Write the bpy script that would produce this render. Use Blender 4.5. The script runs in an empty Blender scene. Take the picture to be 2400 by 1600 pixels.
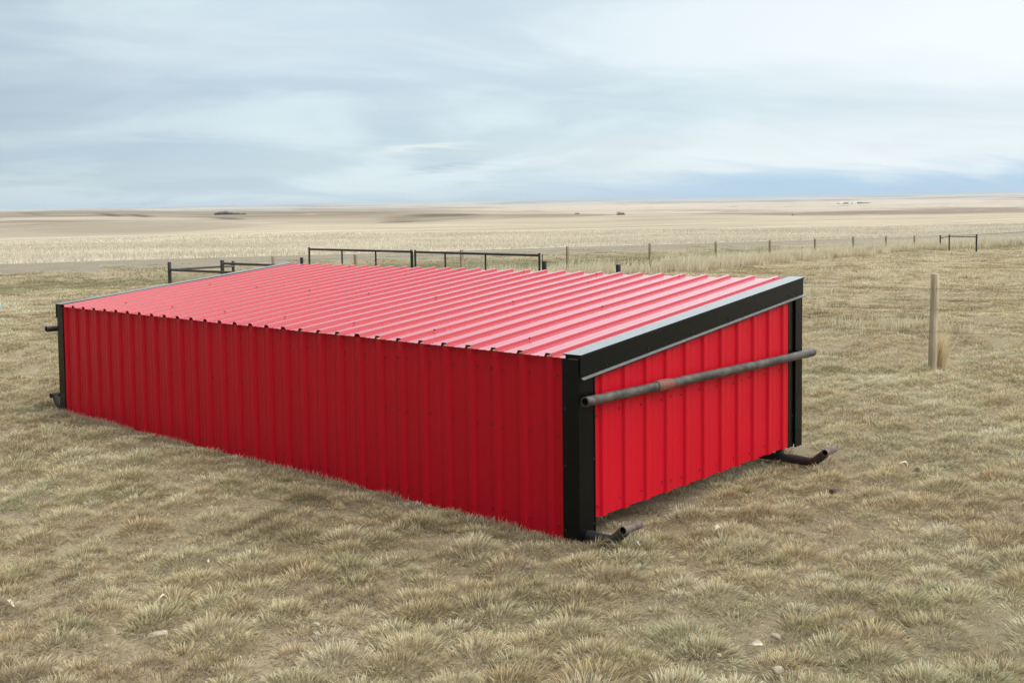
import bpy, math, random
import numpy as np
from mathutils import Vector, Matrix, noise as mnoise

random.seed(7)
rng = np.random.default_rng(7)
sc = bpy.context.scene
COL = sc.collection
R = math.radians

# ------------------------------------------------------------------ camera
CAM = np.array([3.70558, -4.75579, 2.05494])
AX_R = np.array([0.74648943, 0.66523835, -0.01454191])
AX_D = np.array([0.03834842, -0.06482979, -0.99715921])
AX_F = np.array([-0.66429129, 0.74381116, -0.07390562])
FPX, CX, CY = 2367.84, 1200.0, 650.0
FH = np.array([AX_F[0], AX_F[1]]); FH /= np.linalg.norm(FH)      # level forward
RH = np.array([FH[1], -FH[0]])                                    # level right
cam = bpy.data.cameras.new("camera")
cam.sensor_width = 36.0
cam.lens = FPX / 2400 * 36
cam.shift_y = -(800 - CY) / 2400
cam.clip_start = 0.05
cam.clip_end = 90000
co = bpy.data.objects.new("camera", cam)
COL.objects.link(co)
m = Matrix.Identity(4)
for i in range(3):
    m[i][0] = AX_R[i]; m[i][1] = -AX_D[i]; m[i][2] = -AX_F[i]; m[i][3] = CAM[i]
co.matrix_world = m
sc.camera = co

# ------------------------------------------------------------------ light
SUN_EL = R(38)
SUN_AZ = R(116)            # to the right of the view direction
sdir = np.array([*(FH * math.cos(SUN_AZ) + RH * math.sin(SUN_AZ)), 0]) * math.cos(SUN_EL) + np.array([0, 0, math.sin(SUN_EL)])
sun = bpy.data.lights.new("sun", 'SUN')
sun.energy = 1.5
sun.angle = R(34)
sun.color = (1.0, 0.95, 0.87)
so = bpy.data.objects.new("sun", sun)
COL.objects.link(so)
so.rotation_euler = Vector(-sdir).to_track_quat('-Z', 'Y').to_euler()

sc.view_settings.view_transform = 'Standard'
sc.view_settings.look = 'None'
sc.view_settings.exposure = 0.0
sc.view_settings.gamma = 1.0
sc.view_settings.use_curve_mapping = False
sc.render.engine = 'CYCLES'
sc.cycles.use_denoising = True
sc.cycles.max_bounces = 6
sc.cycles.diffuse_bounces = 3
sc.cycles.transparent_max_bounces = 8
sc.cycles.volume_bounces = 0


class NT:
    """tiny node-tree builder"""
    def __init__(self, tree):
        self.t = tree
        self.n = tree.nodes
        self.l = tree.links
    def new(self, kind, **kw):
        nd = self.n.new(kind)
        for k, v in kw.items():
            setattr(nd, k, v)
        return nd
    def put(self, sock, v):
        if isinstance(v, bpy.types.NodeSocket):
            self.l.new(v, sock)
        elif isinstance(v, (tuple, list)) and sock.type == 'RGBA' and len(v) == 3:
            sock.default_value = (*v, 1)
        else:
            sock.default_value = v
    def math(self, op, a, b=0.0, c=None, clamp=False):
        nd = self.new('ShaderNodeMath', operation=op, use_clamp=clamp)
        self.put(nd.inputs[0], a); self.put(nd.inputs[1], b)
        if c is not None:
            self.put(nd.inputs[2], c)
        return nd.outputs[0]
    def dot(self, v, w):
        nd = self.new('ShaderNodeVectorMath', operation='DOT_PRODUCT')
        self.put(nd.inputs[0], v); nd.inputs[1].default_value = w
        return nd.outputs['Value']
    def comb(self, x, y, z):
        nd = self.new('ShaderNodeCombineXYZ')
        for i, v in enumerate((x, y, z)):
            self.put(nd.inputs[i], v)
        return nd.outputs[0]
    def noise(self, vec, scale, detail=4, rough=0.55, dist=0.0):
        nd = self.new('ShaderNodeTexNoise')
        self.put(nd.inputs['Vector'], vec)
        nd.inputs['Scale'].default_value = scale
        nd.inputs['Detail'].default_value = detail
        nd.inputs['Roughness'].default_value = rough
        nd.inputs['Distortion'].default_value = dist
        return nd.outputs['Fac']
    def map(self, v, a, b, c=0.0, d=1.0, smooth=True):
        nd = self.new('ShaderNodeMapRange', interpolation_type='SMOOTHSTEP' if smooth else 'LINEAR')
        self.put(nd.inputs[0], v)
        for i, x in enumerate((a, b, c, d)):
            self.put(nd.inputs[i + 1], x)
        return nd.outputs[0]
    def mix(self, f, a, b, mode='MIX'):
        nd = self.new('ShaderNodeMix', data_type='RGBA', blend_type=mode)
        self.put(nd.inputs[0], f); self.put(nd.inputs[6], a); self.put(nd.inputs[7], b)
        return nd.outputs[2]
    def scalevec(self, v, s):
        nd = self.new('ShaderNodeVectorMath', operation='MULTIPLY')
        self.put(nd.inputs[0], v); nd.inputs[1].default_value = s
        return nd.outputs[0]


# ------------------------------------------------------------------ sky
w = bpy.data.worlds.new("World")
sc.world = w
w.use_nodes = True
T = NT(w.node_tree)
T.n.clear()
tc = T.new('ShaderNodeTexCoord').outputs['Generated']
dr = T.dot(tc, (RH[0], RH[1], 0)); df = T.dot(tc, (FH[0], FH[1], 0)); dz = T.dot(tc, (0, 0, 1))
up = T.math('MAXIMUM', dz, 0.0)
den = T.math('ADD', up, 0.19)
px = T.math('DIVIDE', dr, den); py = T.math('DIVIDE', df, den)
_c, _s = math.cos(R(16)), math.sin(R(16))
cv = T.comb(T.math('ADD', T.math('MULTIPLY', px, _c), T.math('MULTIPLY', py, _s)), T.math('SUBTRACT', T.math('MULTIPLY', py, _c), T.math('MULTIPLY', px, _s)), 0.0)
# cloud sheet seen in perspective: broad streaks running across the view
nA = T.noise(T.scalevec(cv, (0.75, 1.0, 1)), 1.25, 8, 0.56, 0.6)
nB = T.noise(T.scalevec(cv, (0.6, 1.5, 1)), 2.3, 8, 0.6, 0.5)
az = T.math('ARCTAN2', dr, df)
el = T.math('ARCSINE', dz)
def blob(a0, e0, sa, se, tilt=0.0):
    x = T.math('SUBTRACT', az, a0); y = T.math('SUBTRACT', el, e0)
    y = T.math('SUBTRACT', y, T.math('MULTIPLY', x, tilt))
    x = T.math('DIVIDE', x, sa); y = T.math('DIVIDE', y, se)
    q = T.math('ADD', T.math('MULTIPLY', x, x), T.math('MULTIPLY', y, y))
    return T.math('EXPONENT', T.math('MULTIPLY', q, -1.0))
sky = T.new('ShaderNodeTexSky')
sky.sky_type = 'NISHITA'
sky.sun_disc = False
sky.sun_elevation = SUN_EL
sky.sun_rotation = math.atan2(sdir[0], sdir[1])
sky.air_density = 1.0
sky.dust_density = 0.6
clear = T.mix(1.0, sky.outputs[0], (0.15, 0.15, 0.15), 'MULTIPLY')
# overcast sheet: grey-blue thick parts, near-white thin parts
thin = T.map(nA, 0.40, 0.60)
cloud = T.mix(thin, (0.535, 0.665, 0.76), (0.75, 0.875, 0.925))
cloud = T.mix(T.math('MULTIPLY', T.map(nB, 0.38, 0.74), 0.35), cloud, (0.74, 0.89, 0.93))
right = T.map(az, R(-12), R(30))
cloud = T.mix(T.math('MULTIPLY', right, T.map(nA, 0.15, 0.60, 0.45, 0.95)), cloud, (0.93, 1.0, 1.04))
def over(col, b, k, c):
    return T.mix(T.math('MULTIPLY', b, k), col, c)
wob = T.math('MULTIPLY', T.math('SUBTRACT', nB, 0.5), 0.05)
el0 = el
el = T.math('ADD', el, wob)
cloud = over(cloud, blob(R(-27), R(5.6), R(13), R(1.5), 0.06), 0.75, (0.42, 0.53, 0.67))
cloud = over(cloud, blob(R(-26), R(2.7), R(10), R(0.9), 0.05), 0.75, (0.42, 0.58, 0.75))
cloud = over(cloud, blob(R(-8), R(3.0), R(20), R(1.0), 0.07), 0.35, (0.52, 0.69, 0.79))
cloud = over(cloud, blob(R(7), R(5.4), R(10), R(0.9), -0.02), 0.6, (0.50, 0.67, 0.76))
cloud = over(cloud, blob(R(15), R(6.6), R(9), R(0.8), 0.05), 0.5, (0.66, 0.79, 0.86))
cloud = over(cloud, blob(R(26), R(8.6), R(9), R(2.2), 0.0), 0.85, (1.02, 1.08, 1.08))
cloud = over(cloud, blob(R(-5.0), R(3.05), R(3.0), R(0.22), 0.03), 0.8, (0.87, 0.92, 0.90))
cloud = over(cloud, blob(R(-13), R(3.8), R(1.9), R(0.2), 0.0), 0.45, (0.77, 0.86, 0.88))
cloud = over(cloud, blob(R(-3.6), R(1.75), R(2.6), R(0.10), 0.03), 0.5, (0.42, 0.56, 0.66))
cloud = over(cloud, blob(R(20), R(9.5), R(15), R(3.2), 0.0), 0.6, (0.94, 1.0, 1.03))
cloud = over(cloud, blob(R(-14), R(9.0), R(14), R(2.4), 0.05), 0.55, (0.73, 0.83, 0.905))
cloud = over(cloud, blob(R(12), R(3.3), R(11), R(0.7), 0.03), 0.55, (0.80, 0.885, 0.905))
cloud = over(cloud, blob(R(-19), R(4.15), R(9), R(0.35), 0.10), 0.45, (0.64, 0.76, 0.85))
cloud = over(cloud, blob(R(-10), R(5.0), R(9), R(0.7), 0.04), 0.4, (0.68, 0.80, 0.86))
cloud = over(cloud, blob(R(-20), R(7.3), R(8), R(0.5), 0.12), 0.4, (0.58, 0.69, 0.77))
hz = T.map(el, R(0.4), R(2.2), 1.0, 0.0)
blue = T.math('MULTIPLY', hz, T.map(az, R(-4), R(15), 0.15, 0.88))
cloud = T.mix(blue, cloud, (0.39, 0.625, 0.86))
# the dome overhead is brighter than the band near the horizon, and brightest round the veiled sun
lift = T.map(el0, R(27), R(64), 1.0, 3.7)
glow = T.dot(tc, tuple(sdir))
lift = T.math('ADD', lift, T.map(glow, 0.55, 1.0, 0.0, 0.25))
# added band of unseen bright sky above the view, for the roof's reflection
lift = T.math('ADD', lift, T.math('MULTIPLY', T.math('MULTIPLY', T.map(el0, R(11.5), R(16.5), 0.0, 1.0), T.map(el0, R(34), R(50), 1.0, 0.0)), T.map(T.math('ABSOLUTE', T.math('SUBTRACT', az, R(20))), R(10), R(46), 2.0, 0.0)))
dark_side = T.map(T.dot(tc, (-0.55, -0.83, 0.0)), -0.1, 0.8, 1.0, 0.42)
lift = T.math('MULTIPLY', lift, dark_side)
warm_r = T.map(el0, R(30), R(52), 1.0, 1.10); warm_b = T.map(el0, R(30), R(52), 1.0, 0.86)
cloud = T.mix(1.0, cloud, T.comb(T.math('MULTIPLY', lift, warm_r), lift, T.math('MULTIPLY', lift, warm_b)), 'MULTIPLY')
skycol = T.mix(0.9, clear, cloud)
bg = T.new('ShaderNodeBackground')
T.put(bg.inputs[0], skycol)
bg.inputs[1].default_value = 1.0
wo = T.new('ShaderNodeOutputWorld')
T.l.new(bg.outputs[0], wo.inputs[0])


# ------------------------------------------------------------------ materials
def mat(name):
    mt = bpy.data.materials.new(name)
    mt.use_nodes = True
    t = NT(mt.node_tree)
    b = t.n['Principled BSDF']
    return mt, t, b

def objco(t):
    return t.new('ShaderNodeTexCoord').outputs['Object']

def bump(t, b, h, strength, dist):
    nd = t.new('ShaderNodeBump')
    nd.inputs['Strength'].default_value = strength
    nd.inputs['Distance'].default_value = dist
    t.put(nd.inputs['Height'], h)
    t.l.new(nd.outputs[0], b.inputs['Normal'])

def mat_paint(name, col, rough=0.36, dirt=(0.25, 0.18, 0.12), dirt_k=0.12, spec=0.5, wave=0.6, coat=0.0, sky_sheen=0.0):
    mt, t, b = mat(name)
    c = objco(t)
    n1 = t.noise(c, 2.2, 5, 0.6)
    n2 = t.noise(t.scalevec(c, (3, 3, 0.6)), 9, 4, 0.6)
    k = t.math('MULTIPLY', t.map(n1, 0.5, 0.8), t.map(n2, 0.35, 0.8, dirt_k * 0.6, dirt_k * 2))
    cc = t.mix(k, t.mix(t.map(n1, 0.3, 0.7), tuple(x * 0.985 for x in col), tuple(x * 1.015 for x in col)), dirt)
    if sky_sheen:        # pale sky reflection painted into the colour of upward faces
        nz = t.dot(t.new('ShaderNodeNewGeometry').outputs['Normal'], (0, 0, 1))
        cc = t.mix(t.math('MULTIPLY', t.map(nz, 0.8, 0.97), t.map(n2, 0.2, 0.8, 0.75, 1.0)), cc, (sky_sheen, sky_sheen * 1.03, sky_sheen * 1.07))
    t.put(b.inputs['Base Color'], cc)
    b.inputs['Coat Weight'].default_value = coat
    b.inputs['Coat Roughness'].default_value = 0.2
    t.put(b.inputs['Roughness'], t.map(n1, 0.3, 0.7, rough - 0.01, rough + 0.02))
    b.inputs['Specular IOR Level'].default_value = spec
    h = t.math('ADD', t.math('MULTIPLY', t.noise(c, 5.0, 2, 0.5), wave), t.math('MULTIPLY', t.noise(c, 260, 2, 0.5), 0.015))
    bump(t, b, h, 0.22, 0.006)
    return mt

def mat_metal(name, c1, c2, rough=0.6, scale=14, metallic=0.3):
    mt, t, b = mat(name)
    c = objco(t)
    n = t.noise(c, scale, 6, 0.65, 0.3)
    n2 = t.noise(c, scale * 4, 4, 0.7)
    col = t.mix(t.map(n, 0.36, 0.66), c1, c2)
    col = t.mix(t.map(n2, 0.6, 0.75, 0, 0.5), col, tuple(x * 0.45 for x in c1))
    t.put(b.inputs['Base Color'], col)
    b.inputs['Roughness'].default_value = rough
    b.inputs['Metallic'].default_value = metallic
    bump(t, b, n2, 0.3, 0.003)
    return mt

M = {}
M['red'] = mat_paint('red_sheet_metal', (0.50, 0.006, 0.018), 0.33, dirt_k=0.0, spec=0.14, wave=0.05)
M['red_roof'] = mat_paint('red_roof_sheet_metal', (0.375, 0.003, 0.020), 0.26, dirt_k=0.02, wave=0.06, coat=0.32)
M['red_screw'] = mat_paint('red_screw_paint', (0.20, 0.006, 0.012), 0.45)
M['black'] = mat_paint('black_trim_metal', (0.003, 0.004, 0.004), 0.26, (0.02, 0.019, 0.017), 0.0, 0.17, wave=0.06, sky_sheen=0.20)
M['black_screw'] = mat_paint('black_screw_paint', (0.006, 0.006, 0.006), 0.4)
M['pipe_black'] = mat_metal('black_painted_pipe', (0.012, 0.012, 0.013), (0.022, 0.020, 0.020), 0.5, 10, 0.0)
M['pipe_brown'] = mat_metal('dark_weathered_pipe', (0.018, 0.014, 0.012), (0.045, 0.034, 0.028), 0.6, 12, 0.0)
M['steel'] = mat_metal('weathered_steel_pipe', (0.035, 0.030, 0.026), (0.115, 0.100, 0.085), 0.5, 9, 0.2)
M['rust'] = mat_metal('rusty_steel', (0.020, 0.014, 0.012), (0.055, 0.038, 0.030), 0.75, 16, 0.0)
M['rust_pale'] = mat_metal('pale_rusty_steel', (0.085, 0.060, 0.050), (0.17, 0.13, 0.115), 0.7, 12, 0.1)
M['coupling'] = mat_metal('worn_red_coupling', (0.26, 0.060, 0.045), (0.11, 0.07, 0.05), 0.6, 20, 0.1)
M['wire'] = mat_metal('fence_wire', (0.10, 0.095, 0.09), (0.17, 0.16, 0.15), 0.6, 30, 0.4)
M['inside'] = mat_metal('pipe_bore', (0.006, 0.005, 0.005), (0.012, 0.010, 0.009), 0.9, 20, 0.0)

def mat_wood(name, c1, c2, c3):
    mt, t, b = mat(name)
    c = objco(t)
    n = t.noise(t.scalevec(c, (26, 26, 1.6)), 1.0, 6, 0.65, 0.4)
    n2 = t.noise(t.scalevec(c, (3, 3, 2.0)), 1.0, 4, 0.6)
    n3 = t.noise(t.scalevec(c, (60, 60, 1.0)), 1.0, 3, 0.6)
    col = t.mix(t.map(n, 0.32, 0.68), c1, c2)
    col = t.mix(t.map(n2, 0.45, 0.7, 0, 0.7), col, c3)
    col = t.mix(t.map(n3, 0.62, 0.72, 0, 0.75), col, tuple(x * 0.3 for x in c1))
    t.put(b.inputs['Base Color'], col)
    b.inputs['Roughness'].default_value = 0.85
    bump(t, b, t.math('ADD', n, n3), 0.5, 0.006)
    return mt
M['wood'] = mat_wood('weathered_wood', (0.33, 0.265, 0.18), (0.54, 0.455, 0.325), (0.31, 0.27, 0.185))
M['wood_far'] = mat_wood('weathered_fence_wood', (0.21, 0.165, 0.115), (0.36, 0.295, 0.21), (0.23, 0.20, 0.14))

def mat_blades(name, trans=0.3, rough=0.8):
    mt = bpy.data.materials.new(name)
    mt.use_nodes = True
    t = NT(mt.node_tree)
    t.n.clear()
    a = t.new('ShaderNodeAttribute', attribute_name='Col').outputs['Color']
    d = t.new('ShaderNodeBsdfDiffuse'); t.put(d.inputs[0], a)
    tr = t.new('ShaderNodeBsdfTranslucent'); t.put(tr.inputs[0], a)
    ms = t.new('ShaderNodeMixShader'); ms.inputs[0].default_value = trans
    t.l.new(d.outputs[0], ms.inputs[1]); t.l.new(tr.outputs[0], ms.inputs[2])
    o = t.new('ShaderNodeOutputMaterial')
    t.l.new(ms.outputs[0], o.inputs[0])
    return mt
M['grass'] = mat_blades('dry_grass_blades', 0.42)
M['straw'] = mat_blades('straw_stalks', 0.42)
M['twig'] = mat_blades('bare_twigs', 0.0)

# ------------------------------------------------------------------ terrain
def smooth01(x, a, b):
    t = np.clip((x - a) / (b - a), 0, 1)
    return t * t * (3 - 2 * t)

_perm = np.random.default_rng(3).random((256, 256))
def vnoise(x, y):
    xi = np.floor(x).astype(int); yi = np.floor(y).astype(int)
    fx = x - xi; fy = y - yi
    fx = fx * fx * (3 - 2 * fx); fy = fy * fy * (3 - 2 * fy)
    g = lambda i, j: _perm[i % 256, j % 256]
    a = g(xi, yi) * (1 - fx) + g(xi + 1, yi) * fx
    b = g(xi, yi + 1) * (1 - fx) + g(xi + 1, yi + 1) * fx
    return a * (1 - fy) + b * fy
def fbm(x, y, o=4):
    s = 0; a = 0.5; n = 0
    for k in range(o):
        s = s + a * vnoise(x + 17.3 * k, y + 9.1 * k); n += a
        x = x * 2.03; y = y * 2.03; a *= 0.5
    return s / n

# drop of the land below eye level along seven bearings: (distance m, drop m)
_F = 2368.0
PROFILE = {
    200: [(140, 85), (200, 62), (290, 64), (380, 56), (600, 36), (900, 21), (1400, 11), (2000, 6.5), (2600, 4.5), (3500, 7), (8000, 4.5), (15000, -1.5), (22000, 3)],
    700: [(140, 85), (230, 52), (310, 42), (400, 45), (550, 36), (700, 29), (1000, 20), (1400, 14), (2000, 17), (5000, 10), (9500, 5), (16000, -3), (24000, 3)],
    1000: [(140, 85), (260, 52), (340, 45), (420, 48), (500, 43), (650, 32), (800, 22), (930, 27), (1500, 18), (2200, 14), (4000, 10), (9000, 5), (15000, -3), (24000, 3)],
    1250: [(140, 85), (280, 51), (420, 37), (600, 39), (800, 32), (1100, 27), (1600, 21), (2500, 16), (4500, 10), (9000, 4), (15000, -3), (24000, 3)],
    1500: [(140, 84), (300, 50), (500, 34), (700, 36), (1000, 31), (1400, 26), (2000, 20), (3000, 14), (5000, 9), (8000, 5), (14000, -1.5), (24000, 2)],
    2000: [(140, 82), (260, 56), (410, 43), (550, 44), (800, 37), (1200, 31), (1700, 26), (2600, 19), (4000, 12), (7000, 5), (12500, -3), (24000, 1)],
    2400: [(140, 80), (250, 56), (420, 42), (600, 41), (900, 34), (1400, 28), (2000, 22), (3000, 15), (5000, 7), (8000, 1), (13000, -7), (24000, -2)],
}
_lg = np.linspace(math.log(90), math.log(40000), 700)
_ua = np.array([(u - 1200) / _F for u in PROFILE])
_tab = []
for u, pts in PROFILE.items():
    ld = np.log([p[0] for p in pts]); H = np.array([p[0] * p[1] / _F for p in pts])
    row = np.interp(_lg, ld, H)
    k = np.exp(-0.5 * (np.arange(-24, 25) * (_lg[1] - _lg[0]) / 0.055) ** 2); k /= k.sum()
    row = np.convolve(np.pad(row, 24, mode='edge'), k, mode='valid')
    _tab.append(row)
_tab = np.array(_tab)

def LD(x, y):
    dx = x - CAM[0]; dy = y - CAM[1]
    return dx * RH[0] + dy * RH[1], dx * FH[0] + dy * FH[1]
def XY(L, D):
    return CAM[0] + L * RH[0] + D * FH[0], CAM[1] + L * RH[1] + D * FH[1]

# road runs obliquely: t measured across it, s along it
SN = np.array([0.768, 0.640])       # along (right, forward)
TN = np.array([-0.640, 0.768])      # across
ROAD0, ROAD1, FIELD0 = 47.5, 60.0, 61.6

def height(x, y):
    x = np.asarray(x, float); y = np.asarray(y, float)
    L, D = LD(x, y)
    zp = 0.01196 * x - 0.01885 * y
    t = L * TN[0] + D * TN[1]
    # small relief of the yard, levelled under the shed
    pad = 1 - (smooth01(x, -8.2, -7.0) * (1 - smooth01(x, 0.3, 1.2)) * smooth01(y, -1.0, -0.1) * (1 - smooth01(y, 2.7, 3.8)))
    near = (fbm(x * 1.5, y * 1.5, 2) - 0.5) * 0.085 + (fbm(x * 0.33 + 40, y * 0.33, 3) - 0.5) * 0.16
    zp = zp + near * (0.12 + 0.88 * pad) * (1 - smooth01(t, 40, 47)) - 0.020 * (1 - pad)
    # roadside ditch
    zp = zp - 0.35 * smooth01(t, 34, 42) * (1 - smooth01(t, 43, 47.5))
    zp = zp + 0.12 * smooth01(t, 47, 50) * (1 - smooth01(t, 57, 60.5))
    Dc = np.maximum(D, 95.0)
    a = np.clip(L / Dc, _ua[0], _ua[-1])
    fi = np.interp(a, _ua, np.arange(len(_ua)))
    i0 = np.clip(np.floor(fi).astype(int), 0, len(_ua) - 2)
    fr = fi - i0; fr = fr * fr * (3 - 2 * fr)
    gi = np.clip((np.log(np.minimum(Dc, 39000)) - _lg[0]) / (_lg[1] - _lg[0]), 0, len(_lg) - 1.001)
    j0 = np.floor(gi).astype(int); gf = gi - j0
    def at(i):
        return _tab[i, j0] * (1 - gf) + _tab[i, j0 + 1] * gf
    H = at(i0) * (1 - fr) + at(i0 + 1) * fr
    zf = CAM[2] - H
    und = (fbm(x / 330.0 + 5, y / 330.0 + 3, 3) - 0.5)
    zf = zf + und * np.minimum(Dc * 0.0055, 7.0) * smooth01(Dc, 230, 600)
    zf = zf + (fbm(x / 1900.0 + 15, y / 1900.0 + 3, 4) - 0.5) * np.clip((Dc - 3000) * 0.0016, 0, 16)
    k = smooth01(D, 105, 175)
    return zp * (1 - k) + zf * k

def hz1(x, y):
    return float(height(np.array([x]), np.array([y]))[0])

def ray(u, v):
    return AX_F + AX_R * ((u - CX) / FPX) + AX_D * ((v - CY) / FPX)
def at(u, v, D):
    """the point of the place seen at photo pixel (u, v), D metres ahead"""
    r = ray(u, v)
    return CAM + r * (D / (r[0] * FH[0] + r[1] * FH[1]))
def on_ground(u, v):
    """where the sight line of pixel (u, v) meets the yard"""
    r = ray(u, v)
    D = np.linspace(2.5, 90, 4000)
    P = CAM[:, None] + r[:, None] * (D / (r[0] * FH[0] + r[1] * FH[1]))
    h = height(P[0], P[1])
    i = int(np.argmax(P[2] < h))
    return np.array([P[0, i], P[1, i], h[i]])


# ------------------------------------------------------------------ scene helpers
def tag(o, label=None, cat=None, group=None, kind=None):
    if label: o['label'] = label
    if cat: o['category'] = cat
    if group: o['group'] = group
    if kind: o['kind'] = kind
    return o

def empty(name, loc=(0, 0, 0), label=None, cat=None, group=None):
    o = bpy.data.objects.new(name, None)
    o.empty_display_size = 0.2
    COL.objects.link(o)
    o.location = loc
    return tag(o, label, cat, group)

class MB:
    def __init__(self):
        self.v = []; self.f = []; self.m = []; self.s = []
    def add(self, verts, faces, mi=0, smooth=False):
        b = len(self.v)
        self.v += [tuple(map(float, p)) for p in verts]
        for f in faces:
            self.f.append(tuple(b + i for i in f)); self.m.append(mi); self.s.append(smooth)
    def box(self, x0, x1, y0, y1, z0, z1, mi=0):
        self.hexa([(x0, y0, z0), (x1, y0, z0), (x1, y1, z0), (x0, y1, z0), (x0, y0, z1), (x1, y0, z1), (x1, y1, z1), (x0, y1, z1)], mi)
    def hexa(self, p, mi=0):
        self.add(p, [(0, 3, 2, 1), (4, 5, 6, 7), (0, 1, 5, 4), (1, 2, 6, 5), (2, 3, 7, 6), (3, 0, 4, 7)], mi)
    def prism(self, poly, y0s, y1s, mi=0):
        """poly of (x, z) swept from y0 to y1; y*s are functions giving (y, dz)"""
        n = len(poly)
        a = [(x, y0s[0], z + y0s[1]) for x, z in poly]; b = [(x, y1s[0], z + y1s[1]) for x, z in poly]
        self.add(a + b, [tuple(range(n))[::-1], tuple(range(n, 2 * n))] + [(i, (i + 1) % n, n + (i + 1) % n, n + i) for i in range(n)], mi)
    def tube(self, pts, radii, seg=14, mi=0, hollow=None, bore=1, capped=True):
        pts = [Vector(p) for p in pts]
        if not isinstance(radii, (list, tuple)): radii = [radii] * len(pts)
        rings = []; ref = None
        for i, p in enumerate(pts):
            d = (pts[min(i + 1, len(pts) - 1)] - pts[max(i - 1, 0)]).normalized()
            if ref is None:
                ref = d.orthogonal().normalized()
            else:
                ref = (ref - d * ref.dot(d)).normalized()
            bi = d.cross(ref)
            rings.append([p + (ref * math.cos(2 * math.pi * k / seg) + bi * math.sin(2 * math.pi * k / seg)) * radii[i] for k in range(seg)])
        V = [q for r_ in rings for q in r_]
        F = [(i * seg + k, i * seg + (k + 1) % seg, (i + 1) * seg + (k + 1) % seg, (i + 1) * seg + k) for i in range(len(pts) - 1) for k in range(seg)]
        self.add(V, F, mi, True)
        for end in (0, -1):
            ring = rings[end]; p = pts[end]
            d = (pts[1] - pts[0]).normalized() if end == 0 else (pts[-2] - pts[-1]).normalized()
            if hollow:
                inn = [p + (q - p) * hollow for q in ring]
                dp = [q + d * radii[end] * 3 for q in inn]
                n = seg
                self.add(ring + inn, [(k, (k + 1) % n, n + (k + 1) % n, n + k) for k in range(n)], mi)
                self.add(inn + dp, [(k, (k + 1) % n, n + (k + 1) % n, n + k) for k in range(n)] + [tuple(range(n, 2 * n))], bore)
            elif capped:
                self.add(ring, [tuple(range(seg))], mi)
    def build(self, name, mats, parent=None, label=None):
        me = bpy.data.meshes.new(name)
        me.from_pydata(self.v, [], self.f)
        if not isinstance(mats, (list, tuple)): mats = [mats]
        for x in mats: me.materials.append(x)
        me.polygons.foreach_set('material_index', [min(i, len(mats) - 1) for i in self.m])
        me.polygons.foreach_set('use_smooth', self.s)
        me.update()
        o = bpy.data.objects.new(name, me)
        COL.objects.link(o)
        if parent: o.parent = parent
        if label: o['label'] = label
        return o

def grid_mesh(name, V, nr, nc, material, cols=None):
    me = bpy.data.meshes.new(name)
    idx = np.arange(nr * nc).reshape(nr, nc)
    q = np.stack([idx[:-1, :-1], idx[:-1, 1:], idx[1:, 1:], idx[1:, :-1]], -1).reshape(-1, 4)
    raw_mesh(me, V, q)
    me.polygons.foreach_set('use_smooth', np.ones(len(q), bool))
    me.materials.append(material)
    if cols is not None:
        a = me.color_attributes.new('Col', 'FLOAT_COLOR', 'POINT')
        a.data.foreach_set('color', np.concatenate([cols, np.ones((len(cols), 1))], 1).astype(np.float32).ravel())
    o = bpy.data.objects.new(name, me)
    COL.objects.link(o)
    return o

def raw_mesh(me, V, F):
    n = F.shape[1]
    me.vertices.add(len(V)); me.vertices.foreach_set('co', np.asarray(V, np.float32).ravel())
    me.loops.add(F.size); me.loops.foreach_set('vertex_index', F.astype(np.int32).ravel())
    me.polygons.add(len(F))
    me.polygons.foreach_set('loop_start', np.arange(0, F.size, n, dtype=np.int32))
    me.update(calc_edges=True)

# ------------------------------------------------------------------ ground, road, field, hills
ROT = math.atan2(SN[0] * RH[1] + SN[1] * FH[1], SN[0] * RH[0] + SN[1] * FH[0])   # world angle of the road direction
def st_coords(t):
    c = objco(t)
    sx, sy = math.cos(ROT), math.sin(ROT)
    s_ = t.dot(c, (sx, sy, 0)); t_ = t.dot(c, (-sy, sx, 0))
    return c, s_, t_

def mat_ground():
    mt, t, b = mat('yard_soil_and_thatch')
    c = objco(t)
    a = t.new('ShaderNodeAttribute', attribute_name='Col').outputs['Color']
    n1 = t.noise(c, 5.0, 6, 0.7, 0.5)
    n2 = t.noise(c, 46.0, 5, 0.75, 0.8)
    n3 = t.noise(c, 0.6, 4, 0.6)
    col = t.mix(t.map(n1, 0.35, 0.65), t.mix(1.0, a, (0.52, 0.50, 0.50), 'MULTIPLY'), t.mix(1.0, a, (1.05, 1.0, 0.95), 'MULTIPLY'))
    col = t.mix(t.map(n2, 0.35, 0.65, 0.0, 0.75), col, t.mix(1.0, a, (1.25, 1.2, 1.1), 'MULTIPLY'))
    col = t.mix(t.map(n2, 0.50, 0.32, 0.0, 0.8), col, t.mix(1.0, a, (0.4, 0.38, 0.36), 'MULTIPLY'))
    col = t.mix(t.map(n3, 0.4, 0.65, 0, 0.3), col, t.mix(1.0, a, (0.75, 0.85, 0.70), 'MULTIPLY'))
    t.put(b.inputs['Base Color'], col)
    b.inputs['Roughness'].default_value = 0.95
    b.inputs['Specular IOR Level'].default_value = 0.1
    bump(t, b, t.math('ADD', n1, n2), 0.8, 0.05)
    return mt
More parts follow.
